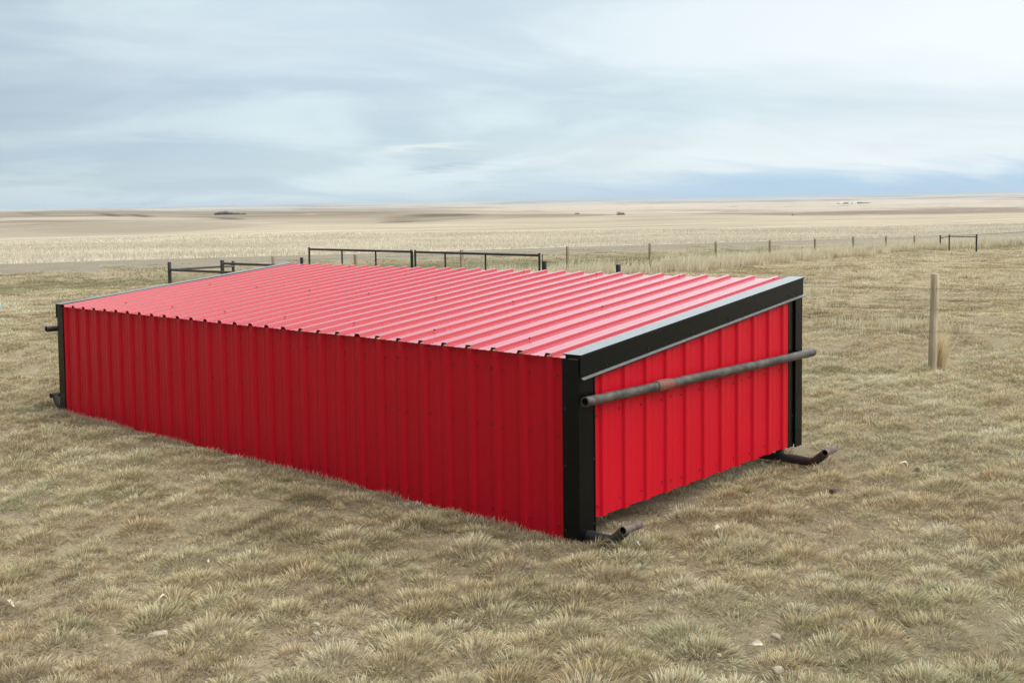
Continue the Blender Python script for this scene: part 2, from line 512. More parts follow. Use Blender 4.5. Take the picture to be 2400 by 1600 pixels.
def mat_road():
    mt, t, b = mat('gravel_road')
    c, s_, t_ = st_coords(t)
    n1 = t.noise(c, 1.1, 6, 0.75, 0.4); n2 = t.noise(c, 9.0, 5, 0.8)
    tr = t.noise(t.comb(t.math('MULTIPLY', s_, 0.02), t.math('MULTIPLY', t_, 0.55), 0), 1.0, 3, 0.6)
    col = t.mix(t.map(n2, 0.3, 0.7), (0.135, 0.110, 0.075), (0.33, 0.275, 0.20))
    col = t.mix(t.map(tr, 0.42, 0.62, 0, 0.45), col, (0.225, 0.197, 0.157))
    col = t.mix(t.map(n1, 0.42, 0.66, 0, 0.75), col, (0.17, 0.14, 0.095))
    t.put(b.inputs['Base Color'], col)
    b.inputs['Roughness'].default_value = 0.95
    bump(t, b, t.math('ADD', n1, n2), 0.8, 0.06)
    return mt
def mat_field():
    mt, t, b = mat('stubble_field')
    c, s_, t_ = st_coords(t)
    a = t.new('ShaderNodeAttribute', attribute_name='Col').outputs['Color']
    rows = t.noise(t.comb(t.math('MULTIPLY', s_, 0.010), t.math('MULTIPLY', t_, 0.28), 0), 1.0, 6, 0.72, 0.2)
    big = t.noise(t.comb(t.math('MULTIPLY', s_, 0.0035), t.math('MULTIPLY', t_, 0.020), 0), 1.0, 5, 0.65, 0.5)
    fine = t.noise(c, 0.8, 5, 0.75)
    col = t.mix(t.map(rows, 0.35, 0.65), t.mix(1.0, a, (0.60, 0.58, 0.57), 'MULTIPLY'), t.mix(1.0, a, (1.18, 1.16, 1.13), 'MULTIPLY'))
    col = t.mix(t.map(fine, 0.35, 0.65, 0, 0.6), t.mix(1.0, col, (0.88, 0.86, 0.85), 'MULTIPLY'), t.mix(1.0, col, (1.1, 1.09, 1.06), 'MULTIPLY'))
    col = t.mix(t.map(big, 0.5, 0.68, 0, 0.55), col, t.mix(1.0, a, (0.76, 0.72, 0.70), 'MULTIPLY'))
    t.put(b.inputs['Base Color'], col)
    b.inputs['Roughness'].default_value = 1.0
    b.inputs['Specular IOR Level'].default_value = 0.05
    return mt

def yard_colour(x, y):
    L, D = LD(x, y)
    t = L * TN[0] + D * TN[1]
    n = fbm(x * 0.22 + 3, y * 0.22 + 8, 4)[..., None]
    n2 = fbm(x * 0.07 + 13, y * 0.07 + 8, 3)[..., None]
    c = np.array([0.34, 0.282, 0.205]) * (0.82 + 0.5 * n) * np.ones_like(n)
    g = smooth01(t + 9 * (n2[..., 0] - 0.5), 31, 35) * (1 - smooth01(t + 6 * (n2[..., 0] - 0.5), 43.5, 47))
    g = (g * (0.45 + 0.75 * n[..., 0])).clip(0, 0.9)[..., None]
    return c * (1 - g) + np.array([0.125, 0.130, 0.066]) * g

def st_to_xy(s, t):
    L = s * SN[0] + t * TN[0]; D = s * SN[1] + t * TN[1]
    return XY(L, D)

NCOL = 560
_dense = np.arange(-7.0, 18.0, 0.13)
_nl = 150; _nr = NCOL - _nl - len(_dense)
_geo = lambda n, d, total: d * np.cumsum(np.power((lambda q: q)(next(q for q in np.linspace(1.0005, 1.2, 20000) if d * (q ** n - 1) / (q - 1) * q >= total)), np.arange(1, n + 1)))
S_NEAR = np.concatenate([(-7.0 - _geo(_nl, 0.13, 150))[::-1], _dense, _dense[-1] + _geo(_nr, 0.13, 440)])
srange = lambda t: (-110 - 0.55 * max(t, 0), 320 + 4.4 * max(t - 40, 0))

def sheet(name, ts, material, colour):
    ts = np.asarray(ts)
    S = np.repeat(S_NEAR[None, :], len(ts), 0)
    Tt = np.repeat(ts[:, None], NCOL, 1)
    x, y = st_to_xy(S, Tt)
    x = x.ravel(); y = y.ravel()
    o = grid_mesh(name, np.stack([x, y, height(x, y)], 1), len(ts), NCOL, material, colour(x, y))
    return tag(o, kind='structure')

# the sheets share their border rows, so they meet without gaps
ts_yard = np.concatenate([np.linspace(-60, -5, 40), np.arange(-4.87, 18, 0.13), np.linspace(18.1, ROAD0, 120)])
sheet('ground', ts_yard, mat_ground(), yard_colour)
sheet('road', np.linspace(ROAD0, ROAD1, 22), mat_road(), lambda x, y: np.ones((len(x), 3)))
sheet('road_verge', np.linspace(ROAD1, FIELD0, 6), mat_ground(),
      lambda x, y: np.array([0.13, 0.108, 0.072]) * (0.6 + 0.8 * fbm(x * 0.3, y * 0.3, 3))[:, None])

def field_colour(x, y):
    L, D = LD(x, y)
    a = L / np.maximum(D, 1); u = 1200 + a * _F
    s = L * SN[0] + D * SN[1]; t = L * TN[0] + D * TN[1]
    straw = np.array([0.49, 0.43, 0.34]); dull = np.array([0.365, 0.318, 0.255]); brown = np.array([0.225, 0.170, 0.135])
    pale = np.array([0.50, 0.435, 0.37]); olive = np.array([0.235, 0.20, 0.145])
    n = fbm(s / 90 + 3, t / 26 + 7, 4); n2 = fbm(s / 500 + 13, t / 160 + 1, 4)
    c = straw[None] * (0.88 + 0.24 * n)[:, None]
    mixin = lambda c, k, col: c * (1 - k[:, None]) + np.asarray(col)[None] * k[:, None]
    # the nearest strip keeps its bright stalks, further out the stubble is duller
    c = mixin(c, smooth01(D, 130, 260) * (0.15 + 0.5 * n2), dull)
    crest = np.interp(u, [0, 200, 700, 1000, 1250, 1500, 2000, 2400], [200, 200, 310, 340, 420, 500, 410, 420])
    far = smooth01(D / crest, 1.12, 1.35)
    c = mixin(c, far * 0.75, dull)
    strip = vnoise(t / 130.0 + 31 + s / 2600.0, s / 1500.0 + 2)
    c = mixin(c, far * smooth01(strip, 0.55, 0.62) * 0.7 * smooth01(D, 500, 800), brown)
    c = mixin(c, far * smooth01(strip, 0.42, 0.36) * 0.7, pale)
    # rolling pasture hills to the left: olive brown
    left = (1 - smooth01(u, 900, 1200)) * smooth01(D, 620, 800)
    c = mixin(c, left * 0.65, olive * (0.9))
    # distant farmland: alternating pale and brown quarter sections
    fi = np.floor(s / 820.0 + 0.3 * np.floor(t / 610.0)); fj = np.floor(t / 610.0)
    h = _perm[fi.astype(int) % 256, fj.astype(int) % 256]
    block = pale[None] * (h < 0.55)[:, None] + brown[None] * ((h >= 0.55) & (h < 0.78))[:, None] * 1.15 + straw[None] * (h >= 0.78)[:, None]
    k = smooth01(D, 1300, 2300) * (1 - 0.75 * (1 - smooth01(u, 900, 1250)) * (D < 4500))
    c = c * (1 - k[:, None]) + block * k[:, None]
    # grassed waterways and old tillage lines wandering over the swells
    wl = np.abs(fbm(s / 420.0 + 21, t / 230.0 + 5, 3) - 0.5)
    c = mixin(c, smooth01(wl, 0.022, 0.008) * smooth01(D, 240, 420) * (1 - smooth01(D, 2500, 5000)) * 0.55, brown * 0.9)
    wl2 = np.abs(fbm(s / 300.0 + 61, t / 190.0 + 35, 3) - 0.47)
    c = mixin(c, smooth01(wl2, 0.016, 0.006) * smooth01(D, 200, 320) * (1 - smooth01(D, 2500, 5000)) * 0.5, pale * 1.1)
    # brushy knoll and cut banks
    vv = 492 - 0.0146 * u + _F * (CAM[2] - height(x, y)) / np.maximum(D, 1)     # how high each spot stands in the view
    def patch(uc, vc, ru, rv, col, kk, slope=0.0, ragged=True):
        nonlocal c
        q = ((u - uc) / ru) ** 2 + ((vv - vc - slope * (u - uc)) / rv) ** 2
        k = np.clip(1.6 - 1.6 * q, 0, 1) * kk * (D > 260)
        if ragged: k = k * smooth01(fbm(s / 24.0, t / 9.0, 3), 0.25, 0.45)
        c = mixin(c, k, col)
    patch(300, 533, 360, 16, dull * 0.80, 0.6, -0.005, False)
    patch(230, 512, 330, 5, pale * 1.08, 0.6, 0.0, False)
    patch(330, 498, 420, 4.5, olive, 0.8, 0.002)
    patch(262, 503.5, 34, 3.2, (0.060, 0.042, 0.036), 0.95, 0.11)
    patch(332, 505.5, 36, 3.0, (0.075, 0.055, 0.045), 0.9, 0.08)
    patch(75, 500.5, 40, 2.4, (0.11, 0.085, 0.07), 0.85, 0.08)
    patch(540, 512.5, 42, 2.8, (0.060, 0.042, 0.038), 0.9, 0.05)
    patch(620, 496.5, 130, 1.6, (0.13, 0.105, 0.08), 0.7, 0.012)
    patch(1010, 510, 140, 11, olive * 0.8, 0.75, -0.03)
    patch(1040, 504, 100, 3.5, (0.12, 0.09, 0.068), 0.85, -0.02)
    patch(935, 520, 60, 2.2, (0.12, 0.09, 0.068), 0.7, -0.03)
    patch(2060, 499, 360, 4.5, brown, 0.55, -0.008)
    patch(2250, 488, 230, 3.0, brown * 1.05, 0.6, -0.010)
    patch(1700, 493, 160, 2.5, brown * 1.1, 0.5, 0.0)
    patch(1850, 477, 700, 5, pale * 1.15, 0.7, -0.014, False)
    return c

ts_f = [FIELD0]
while ts_f[-1] < 1500: ts_f.append(ts_f[-1] * 1.0075 + 0.05)
MF = mat_field()
# further out the columns spread evenly in bearing (the first row still meets the verge)
def field_sheet(name, ts, material):
    ts = np.asarray(ts)
    u = np.linspace(0, 1, NCOL)
    S = []
    for t in ts:
        k = float(smooth01(np.array(t), FIELD0, FIELD0 * 2.2))
        a, b = srange(t)
        S.append(S_NEAR * (1 - k) + (a + (b - a) * u) * k)
    S = np.array(S); Tt = np.repeat(ts[:, None], NCOL, 1)
    x, y = st_to_xy(S, Tt); x = x.ravel(); y = y.ravel()
    o = grid_mesh(name, np.stack([x, y, height(x, y)], 1), len(ts), NCOL, material, field_colour(x, y))
    return tag(o, kind='structure')
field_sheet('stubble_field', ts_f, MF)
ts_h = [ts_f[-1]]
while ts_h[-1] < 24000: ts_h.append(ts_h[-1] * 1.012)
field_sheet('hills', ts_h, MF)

# ------------------------------------------------------------------ blades
def blade_mesh(name, root, azim, lean0, lean1, length, width, c0, c1, material, label=None, kind='stuff', face=None, parent=None):
    """thin curved blades: 5 points, 3 triangles each; colour runs root to tip"""
    n = len(root)
    d = np.stack([np.cos(azim), np.sin(azim), np.zeros(n)], 1)
    z = np.array([0, 0, 1.0])
    p1 = root + (length * 0.55)[:, None] * (d * np.sin(lean0)[:, None] + z * np.cos(lean0)[:, None])
    p2 = p1 + (length * 0.5)[:, None] * (d * np.sin(lean1)[:, None] + z * np.cos(lean1)[:, None])
    fa = azim + math.pi / 2 + rng.normal(0, 0.6, n) if face is None else face
    wv = np.stack([np.cos(fa), np.sin(fa), np.zeros(n)], 1) * (width / 2)[:, None]
    V = np.stack([root - wv, root + wv, p1 - wv * 0.85, p1 + wv * 0.85, p2], 1).reshape(-1, 3)
    b = (np.arange(n) * 5)[:, None]
    F = np.concatenate([b + np.array([[0, 1, 3]]), b + np.array([[0, 3, 2]]), b + np.array([[2, 3, 4]])], 1).reshape(-1, 3)
    cm = c0 * 0.42 + c1 * 0.58
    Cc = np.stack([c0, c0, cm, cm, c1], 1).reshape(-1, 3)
    me = bpy.data.meshes.new(name)
    raw_mesh(me, V, F)
    a = me.color_attributes.new('Col', 'FLOAT_COLOR', 'POINT')
    a.data.foreach_set('color', np.concatenate([Cc, np.ones((len(Cc), 1))], 1).astype(np.float32).ravel())
    me.materials.append(material)
    o = bpy.data.objects.new(name, me)
    COL.objects.link(o)
    if parent: o.parent = parent
    if kind: o['kind'] = kind
    return o

def in_shed(x, y, pad=0.0):
    return (x > -7.13 - pad) & (x < -0.45 + pad) & (y > -0.015 - pad) & (y < 2.5 + pad)

def scatter(D0, D1, spacing, amax=0.64, extra=1.2):
    n = int((D1 - D0) * (amax * D1 + extra) * 2 / spacing ** 2)
    # jittered grid, clipped to the wedge in front of the camera
    gx = np.arange(-amax * D1 - extra, amax * D1 + extra, spacing); gy = np.arange(D0, D1, spacing)
    X, Y = np.meshgrid(gx, gy)
    X = X.ravel() + rng.uniform(-0.5, 0.5, X.size) * spacing
    Y = Y.ravel() + rng.uniform(-0.5, 0.5, Y.size) * spacing
    k = np.abs(X) < amax * Y + extra
    return XY(X[k], Y[k])

TINTS = np.array([[0.71, 0.59, 0.425], [0.67, 0.54, 0.375], [0.75, 0.635, 0.475], [0.59, 0.49, 0.36], [0.64, 0.57, 0.40], [0.68, 0.525, 0.37], [0.50, 0.41, 0.30]])
parts = []
def tufts(D0, D1, spacing, nb, wmin, lmul=1.0, fill=0.35):
    """mounded clumps of dry grass combed over by the wind, with thin short growth between them"""
    x, y = scatter(D0, D1, spacing)
    gap = fbm(x * 0.9 + 50, y * 0.9 + 20, 3)
    keep = (gap > 0.06 + 0.22 * rng.random(len(x)) - 0.2 * (fill >= 1)) & ~in_shed(x, y)
    L, D = LD(x, y)
    t = L * TN[0] + D * TN[1]
    keep &= (t < ROAD0 + 0.3) | ((t < ROAD0 + 4.5) & (rng.random(len(t)) < 0.35 * (1 - (t - ROAD0) / 5)))
    x = x[keep]; y = y[keep]; t = t[keep]; D = D[keep]
    n = len(x)
    size = np.clip(rng.lognormal(0, 0.30, n), 0.5, 1.6)
    small = rng.random(n) < fill
    size = np.where(small, size * 0.6, size)
    rad = spacing * 0.70 * size
    tint = TINTS[rng.integers(0, len(TINTS), n)] * rng.uniform(0.97, 1.27, n)[:, None] * np.array([1.09, 1.05, 0.95])
    zone = fbm(x * 0.35 + 7, y * 0.35 + 9, 3)
    zone2 = smooth01(fbm(x * 0.8 + 31, y * 1.1 + 77, 4), 0.38, 0.60)
    tint = tint * (0.84 + 0.36 * zone)[:, None] * (1 - (0.18 + 0.16 * smooth01(D, 10, 18)) * (1 - zone2) + 0.06 * zone2)[:, None]
    green = np.clip(rng.normal(0.07, 0.24, n) + 0.7 * (fbm(x * 0.5 + 70, y * 0.5 + 9, 3) - 0.5), 0, 0.8)
    n2 = fbm(x * 0.07 + 13, y * 0.07 + 8, 3)
    dg = smooth01(t + 9 * (n2 - 0.5), 30, 35) * (1 - smooth01(t, 44, 47.5)) * rng.uniform(0.2, 1.0, n)
    cnt = np.maximum(4, (nb * size ** 1.6 * rng.uniform(0.8, 1.2, n))).astype(int)
    i = np.repeat(np.arange(n), cnt)
    m_ = len(i)
    r = np.sqrt(rng.random(m_)); th = rng.uniform(0, 2 * math.pi, m_)
    bx = x[i] + rad[i] * r * np.cos(th); by = y[i] + rad[i] * r * np.sin(th)
    ok = ~in_shed(bx, by, 0.015)
    i = i[ok]; r = r[ok]; th = th[ok]; bx = bx[ok]; by = by[ok]; m_ = len(i)
    wind = math.atan2(RH[1] + 0.2 * FH[1], RH[0] + 0.2 * FH[0])
    dx = np.cos(th) * r * 1.25 + 0.18 * math.cos(wind) + rng.normal(0, 0.20, m_)
    dy = np.sin(th) * r * 1.25 + 0.18 * math.sin(wind) + rng.normal(0, 0.20, m_)
    azm = np.arctan2(dy, dx)
    mag = np.clip(np.hypot(dx, dy), 0, 1.5)
    lean0 = np.clip(0.18 + 0.66 * mag * rng.uniform(0.6, 1.2, m_), 0.03, 1.25)
    lean1 = np.clip(lean0 + rng.uniform(0.1, 0.7, m_), 0, 1.65)
    length = 0.057 * np.sqrt(size[i]) * (1 - 0.25 * r) * rng.uniform(0.55, 1.3, m_) * lmul
    width = np.maximum(wmin, 0.0006 * D[i]) * rng.uniform(0.7, 1.3, m_)
    near = 1 - smooth01(D[i], 12, 26)
    # cropped and trodden short close to the shelter
    close = (1 - smooth01(np.maximum(np.maximum(-by, by - 2.95), np.maximum(np.maximum(bx - 0.02, -7.12 - bx), 0) * 2.5), 0.10, 0.42))
    length = length * (1 - 0.28 * close)
    z = height(bx, by) - 0.008 + (1 - 0.8 * close) * 0.040 * size[i] * (1 - r ** 2) * near * (~small[i])
    g = np.clip(green[i] * 0.42 + dg[i] * 0.75, 0, 0.9)[:, None]
    tip = tint[i] * np.where(rng.random(m_) < 0.24, rng.uniform(1.2, 1.5, m_), np.clip(rng.normal(0.96, 0.28, m_), 0.4, 1.4))[:, None]
    tip = np.minimum(tip, 0.86)
    tip = tip * (1 - g) + np.array([0.235, 0.230, 0.125]) * g
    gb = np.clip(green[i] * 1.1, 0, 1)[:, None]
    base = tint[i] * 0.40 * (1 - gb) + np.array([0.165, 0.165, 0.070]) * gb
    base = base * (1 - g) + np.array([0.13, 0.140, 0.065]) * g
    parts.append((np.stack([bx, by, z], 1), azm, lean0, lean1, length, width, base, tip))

tufts(2.4, 7.5, 0.165, 190, 0.0046)
tufts(2.4, 8.0, 0.15, 45, 0.0042, 0.85, 1.0)
tufts(7.5, 13, 0.18, 120, 0.0060)
tufts(8.0, 13, 0.18, 34, 0.0055, 0.85, 1.0)
tufts(13, 24, 0.26, 80, 0.009, 1.15)
tufts(24, 44, 0.46, 64, 0.016, 1.6)
tufts(44, 80, 0.9, 50, 0.026, 2.0)
# ragged fringe standing against the foot of the front wall and the corner posts
nf_ = 5200
fx = rng.uniform(-7.1, 0.12, nf_); fy = -0.035 - np.abs(rng.normal(0, 0.05, nf_))
clus = fbm(fx * 3.0 + 5, fy * 0 + 2, 3)
k_ = clus > 0.33 + 0.12 * rng.random(nf_)
fx = fx[k_]; fy = fy[k_]; clus = clus[k_]; nf_ = len(fx)
ft = TINTS[rng.integers(0, len(TINTS), nf_)] * rng.uniform(0.7, 1.15, nf_)[:, None]
l0 = np.abs(rng.normal(0.15, 0.2, nf_))
parts.append((np.stack([fx, fy, height(fx, fy) - 0.008], 1), rng.uniform(0, 6.28, nf_), l0, l0 + rng.uniform(0.1, 0.6, nf_), rng.uniform(0.025, 0.065, nf_) * (0.5 + clus),
              rng.uniform(0.003, 0.0055, nf_), ft * 0.45, ft))
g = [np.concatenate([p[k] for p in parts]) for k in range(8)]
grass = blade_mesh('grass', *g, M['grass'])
print('grass blades', len(g[0]))

# tall straw-coloured grass along the road fence, and wisps in the yard
def tall(points, n_each, h, rad, wmin, c, lean=0.35):
    P = np.asarray(points); n = len(P)
    i = np.repeat(np.arange(n), n_each)
    m_ = len(i)
    hs = rng.uniform(0.5, 1.2, n)
    x = P[i, 0] + rng.normal(0, rad, m_); y = P[i, 1] + rng.normal(0, rad, m_)
    L, D = LD(x, y)
    wind = math.atan2(RH[1], RH[0])
    az_ = wind + rng.normal(0, 0.9, m_)
    l0 = np.abs(rng.normal(lean * 0.5, 0.18, m_)); l1 = l0 + np.abs(rng.normal(lean, 0.25, m_))
    ln = h * hs[i] * rng.uniform(0.55, 1.15, m_)
    wd = np.maximum(wmin, 0.0005 * D) * rng.uniform(0.6, 1.3, m_)
    tip = np.asarray(c)[None] * rng.uniform(0.75, 1.2, m_)[:, None]
    return (np.stack([x, y, height(x, y) - 0.01], 1), az_, l0, l1, ln, wd, tip * np.array([0.70, 0.67, 0.62]), tip)

FENCE0 = (1.92, 35.0); FENCE7 = (26.0, 65.5)
pts = []
for k in range(2600):
    f = rng.uniform(-0.12, 1.75)
    L = FENCE0[0] + (FENCE7[0] - FENCE0[0]) * f; D = FENCE0[1] + (FENCE7[1] - FENCE0[1]) * f
    o = rng.normal(0, 0.55) - 0.25
    if f > 1.0: o += rng.normal(0, 1.0)
    L += o * 0.78; D -= o * 0.62
    x, y = XY(L, D)
    if fbm(np.array([x * 0.35]), np.array([y * 0.35]), 3)[0] > 0.36:
        pts.append((x, y))
A = tall(pts, 26, 0.64, 0.17, 0.013, (0.76, 0.675, 0.52))
pts = []
for (u, v, k, sp) in [(2120, 770, 16, 0.35), (2085, 775, 8, 0.3), (2050, 650, 12, 0.6), (2130, 640, 10, 0.8), (1905, 690, 10, 0.4), (2300, 650, 10, 0.9), (1960, 640, 10, 0.6), (2370, 660, 10, 0.7), (1965, 770, 7, 0.3), (2290, 790, 4, 0.1), (1930, 720, 8, 0.5)]:
    c = on_ground(u, v)
    for _ in range(2 * k):
        pts.append((c[0] + rng.normal(0, sp), c[1] + rng.normal(0, sp)))
B = tall(pts, 11, 0.27, 0.06, 0.006, (0.76, 0.675, 0.50))
c = on_ground(1255, 640)
tall_all = [np.concatenate([A[k], B[k]]) for k in range(8)]
blade_mesh('tall_grass', *tall_all, M['straw'])

# stubble stalks of the cut crop beyond the road, in rows
S_, T_ = [], []
for t in np.arange(FIELD0 + 0.3, 175, 0.42):
    dens = 2.6 * min(1.0, (70 / t) ** 1.0)
    s0 = -0.35 * t - 25; s1 = 2.6 * t + 20
    if t > 100: s1 = 1.9 * t
    k = int((s1 - s0) * dens)
    S_.append(rng.uniform(s0, s1, k)); T_.append(t + rng.normal(0, 0.05, k))
S_ = np.concatenate(S_); T_ = np.concatenate(T_)
x, y = st_to_xy(S_, T_)
L, D = LD(x, y)
k = (np.abs(L) < 0.62 * D) & (D < 185)
x = x[k]; y = y[k]; D = D[k]; n = len(x)
patchy = fbm(x * 0.12, y * 0.12, 3)
tip = np.array([0.68, 0.61, 0.49])[None] * (0.75 + 0.5 * patchy)[:, None] * rng.uniform(0.8, 1.15, n)[:, None]
blade_mesh('stubble', np.stack([x, y, height(x, y) - 0.02], 1), rng.uniform(0, 6.28, n), np.abs(rng.normal(0.1, 0.12, n)), np.abs(rng.normal(0.2, 0.2, n)),
           rng.uniform(0.16, 0.34, n), np.maximum(0.02, 0.00055 * D) * rng.uniform(0.7, 1.6, n), tip * 0.8, tip, M['straw'],
           face=rng.uniform(-0.7, 0.7, n) + math.atan2(RH[1], RH[0]))
print('stubble', n)

# ------------------------------------------------------------------ the shed
G = Matrix(((0.99992850, 0.00022536, -0.01195588), (0, 0.99982241, 0.01884561), (0.01195800, -0.01884426, 0.99975092))).to_4x4()
shed = empty('livestock_shelter', (0, 0, 0), 'long low red corrugated metal livestock shelter with black corner trim on pipe skids', 'shelter')
shed.matrix_world = G
LEN, WID = 7.005, 2.92
XO, PITCH = 0.232, 0.2286
SL = 0.1122                              # roof slope
def rz(y): return 1.112 + SL * y         # roof sheet level

def rib_profile(x0, x1, first, pitch=PITCH, hgt=0.024, minor=0.0014):
    """x, height samples of a ribbed sheet between x0 and x1"""
    P = [(x0, 0.0)]
    k = math.floor((x0 - first) / pitch) - 1
    while True:
        c = first + k * pitch
        if c - 0.04 > x1: break
        for dx, h in ((-0.036, 0), (-0.033, 0.0015), (-0.022, hgt * 0.90), (-0.018, hgt), (-0.009, hgt * 1.03), (0.009, hgt * 1.03), (0.018, hgt), (0.022, hgt * 0.90), (0.033, 0.0015), (0.036, 0)):
            if x0 < c + dx < x1: P.append((c + dx, h))
        for mc in (pitch * 0.36, pitch * 0.64):
            for dx, h in ((-0.014, 0), (-0.007, minor), (0.007, minor), (0.014, 0)):
                if x0 < c + mc + dx < x1: P.append((c + mc + dx, h))
        k += 1
    P.append((x1, 0.0))
    return sorted(P)

def screw(mb, p, nrm, r=0.0065, h=0.007, mi=1):
    p = Vector(p); nrm = Vector(nrm).normalized()
    mb.tube([p, p + nrm * 0.002], r * 1.7, 10, mi)
    mb.tube([p + nrm * 0.002, p + nrm * h], [r, r * 0.9], 6, mi)

# roof
mb = MB()
prof = rib_profile(-LEN + 0.02, -0.075, -XO, hgt=0.0225)
ny = 14
ys = np.linspace(-0.028, 2.965, ny)
nrm = Vector((0, -SL, 1)).normalized()
V = []
for y in ys:
    for x, h in prof:
        wv = 0.0012 * math.sin(y * 3.1 + x * 2.0) + 0.001 * math.sin(x * 5.3 + y)
        V.append((x, y - SL * h, rz(y) + h + wv))
npf = len(prof)
F = [(j * npf + i, j * npf + i + 1, (j + 1) * npf + i + 1, (j + 1) * npf + i) for j in range(ny - 1) for i in range(npf - 1)]
mb.add(V, F, 0, False)
# turned-down thickness of the sheet
V2 = [(x, y, z - 0.0015) for x, y, z in V]
mb.add(V2, [f[::-1] for f in F], 0, False)
for yy, off in ((0.30, 2), (1.42, 3), (2.87, 0)):
    for k in range(off, 30, 4):
        x = -XO - k * PITCH
        screw(mb, (x + 0.024, yy, rz(yy) + 0.018), (0.5, -0.3, 1), 0.0045)
mb.build('roof', [M['red_roof'], M['red_screw']], shed)

# front wall: ribs line up with the roof ribs
def panel(P, zlo, zhi, place, rows=10):
    V = []
    for j in range(rows):
        f = j / (rows - 1)
        for a, h in P:
            z = zlo(a) + (zhi(a) - zlo(a)) * f
            V.append(place(a, h, z))
    n_ = len(P)
    F = [(j * n_ + i, j * n_ + i + 1, (j + 1) * n_ + i + 1, (j + 1) * n_ + i) for j in range(rows - 1) for i in range(n_ - 1)]
    return V, F
mb = MB()
P = rib_profile(-LEN + 0.05, -0.10, -XO, hgt=0.021)
V, F = panel(P, lambda a: -0.03, lambda a: 1.108, lambda a, h, z: (a, -h + 0.0005 * math.sin(a * 4 + z * 5), z))
mb.add(V, F)
mb.add([(x, y + 0.0015, z) for x, y, z in V], [f[::-1] for f in F])
for zz in (0.06, 0.62, 0.985):
    for k in range(0, 30):
        x = -XO - k * PITCH
        screw(mb, (x + 0.05, -0.0, zz + rng.normal(0, 0.006)), (0, -1, 0), 0.0055)
        if k % 4 == 2:
            screw(mb, (x - 0.05, -0.0, zz + rng.normal(0, 0.006)), (0, -1, 0), 0.0055)
mb.build('front_wall', [M['red'], M['red_screw']], shed)

# end walls
def end_wall(side):
    mb = MB()
    P = rib_profile(0.10, 2.74, 0.209, 0.24, hgt=0.019)
    xs = 0.0 if side > 0 else -LEN
    V, F = panel(P, lambda a: 0.109, lambda a: rz(a) - 0.01, lambda a, h, z: (xs + side * (h + 0.0005 * math.sin(a * 4 + z * 6)), a, z), 8)
    if side < 0: F = [f[::-1] for f in F]
    mb.add(V, F)
    mb.add([(x - side * 0.0015, y, z) for x, y, z in V], [f[::-1] for f in F])
    for zz, sl in ((0.175, 0.0), (0.745, 0.0)):
        for k in range(11):
            y = 0.209 + k * 0.24
            screw(mb, (xs, y - 0.055, zz + rng.normal(0, 0.005)), (side, 0, 0), 0.0055)
            if k % 4 == 3:
                screw(mb, (xs, y + 0.055, zz + rng.normal(0, 0.005)), (side, 0, 0), 0.0055)
    return mb.build('end_wall', [M['red'], M['red_screw']], shed)
end_wall(1); end_wall(-1)

# black corner trims: folded angle with a small return lip on each edge
def front_corner(side):
    mb = MB()
    xo = 0.006 if side > 0 else -LEN - 0.006
    xi = xo - side * 0.128
    a, b = (xi, xo) if side > 0 else (xo, xi)
    mb.box(a, b, -0.030, -0.0225, 0.0, 1.106)              # front leaf
    xa, xb = (xo - 0.010, xo) if side > 0 else (xo, xo + 0.010)
    mb.box(xa, xb, -0.0222, 0.128, 0.0, 1.112)             # end leaf
    # hems
    h0, h1 = (xi, xi + 0.006) if side > 0 else (xi - 0.006, xi)
    mb.box(h0, h1, -0.0222, 0.0, 0.002, 1.105)
    mb.box(xb if side > 0 else xa - 0.004, xb + 0.004 if side > 0 else xa, 0.118, 0.1275, 0.002, 1.10)
    for z in (0.05, 0.45, 0.80):
        screw(mb, (xi + side * 0.02, -0.030, z), (0, -1, 0), 0.005, 0.006)
        screw(mb, (xo, 0.110, z + 0.03), (side, 0, 0), 0.005, 0.006)
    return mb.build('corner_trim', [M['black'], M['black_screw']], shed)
front_corner(1); front_corner(-1)
def rear_corner(side):
    mb = MB()
    xo = 0.022 if side > 0 else -LEN - 0.022
    a, b = (xo - 0.010, xo) if side > 0 else (xo, xo + 0.010)
    mb.box(a, b, 2.795, 2.912, 0.092, rz(2.85) - 0.005)
    c, d = (xo - 0.028, xo - 0.018) if side > 0 else (xo + 0.018, xo + 0.028)
    mb.box(c, d, 2.705, 2.7945, 0.098, rz(2.75) - 0.008)   # stepped-back leaf against the wall sheet
    e, f = (xo - 0.13, xo - 0.0105) if side > 0 else (xo + 0.0105, xo + 0.13)
    mb.box(e, f, 2.9025, 2.912, 0.092, rz(2.85) - 0.005)
    for z in (0.35, 0.80, 1.2):
        screw(mb, (xo - side * 0.018, 2.78, z), (side, 0, 0), 0.005, 0.006)
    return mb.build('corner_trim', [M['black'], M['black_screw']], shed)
rear_corner(1); rear_corner(-1)

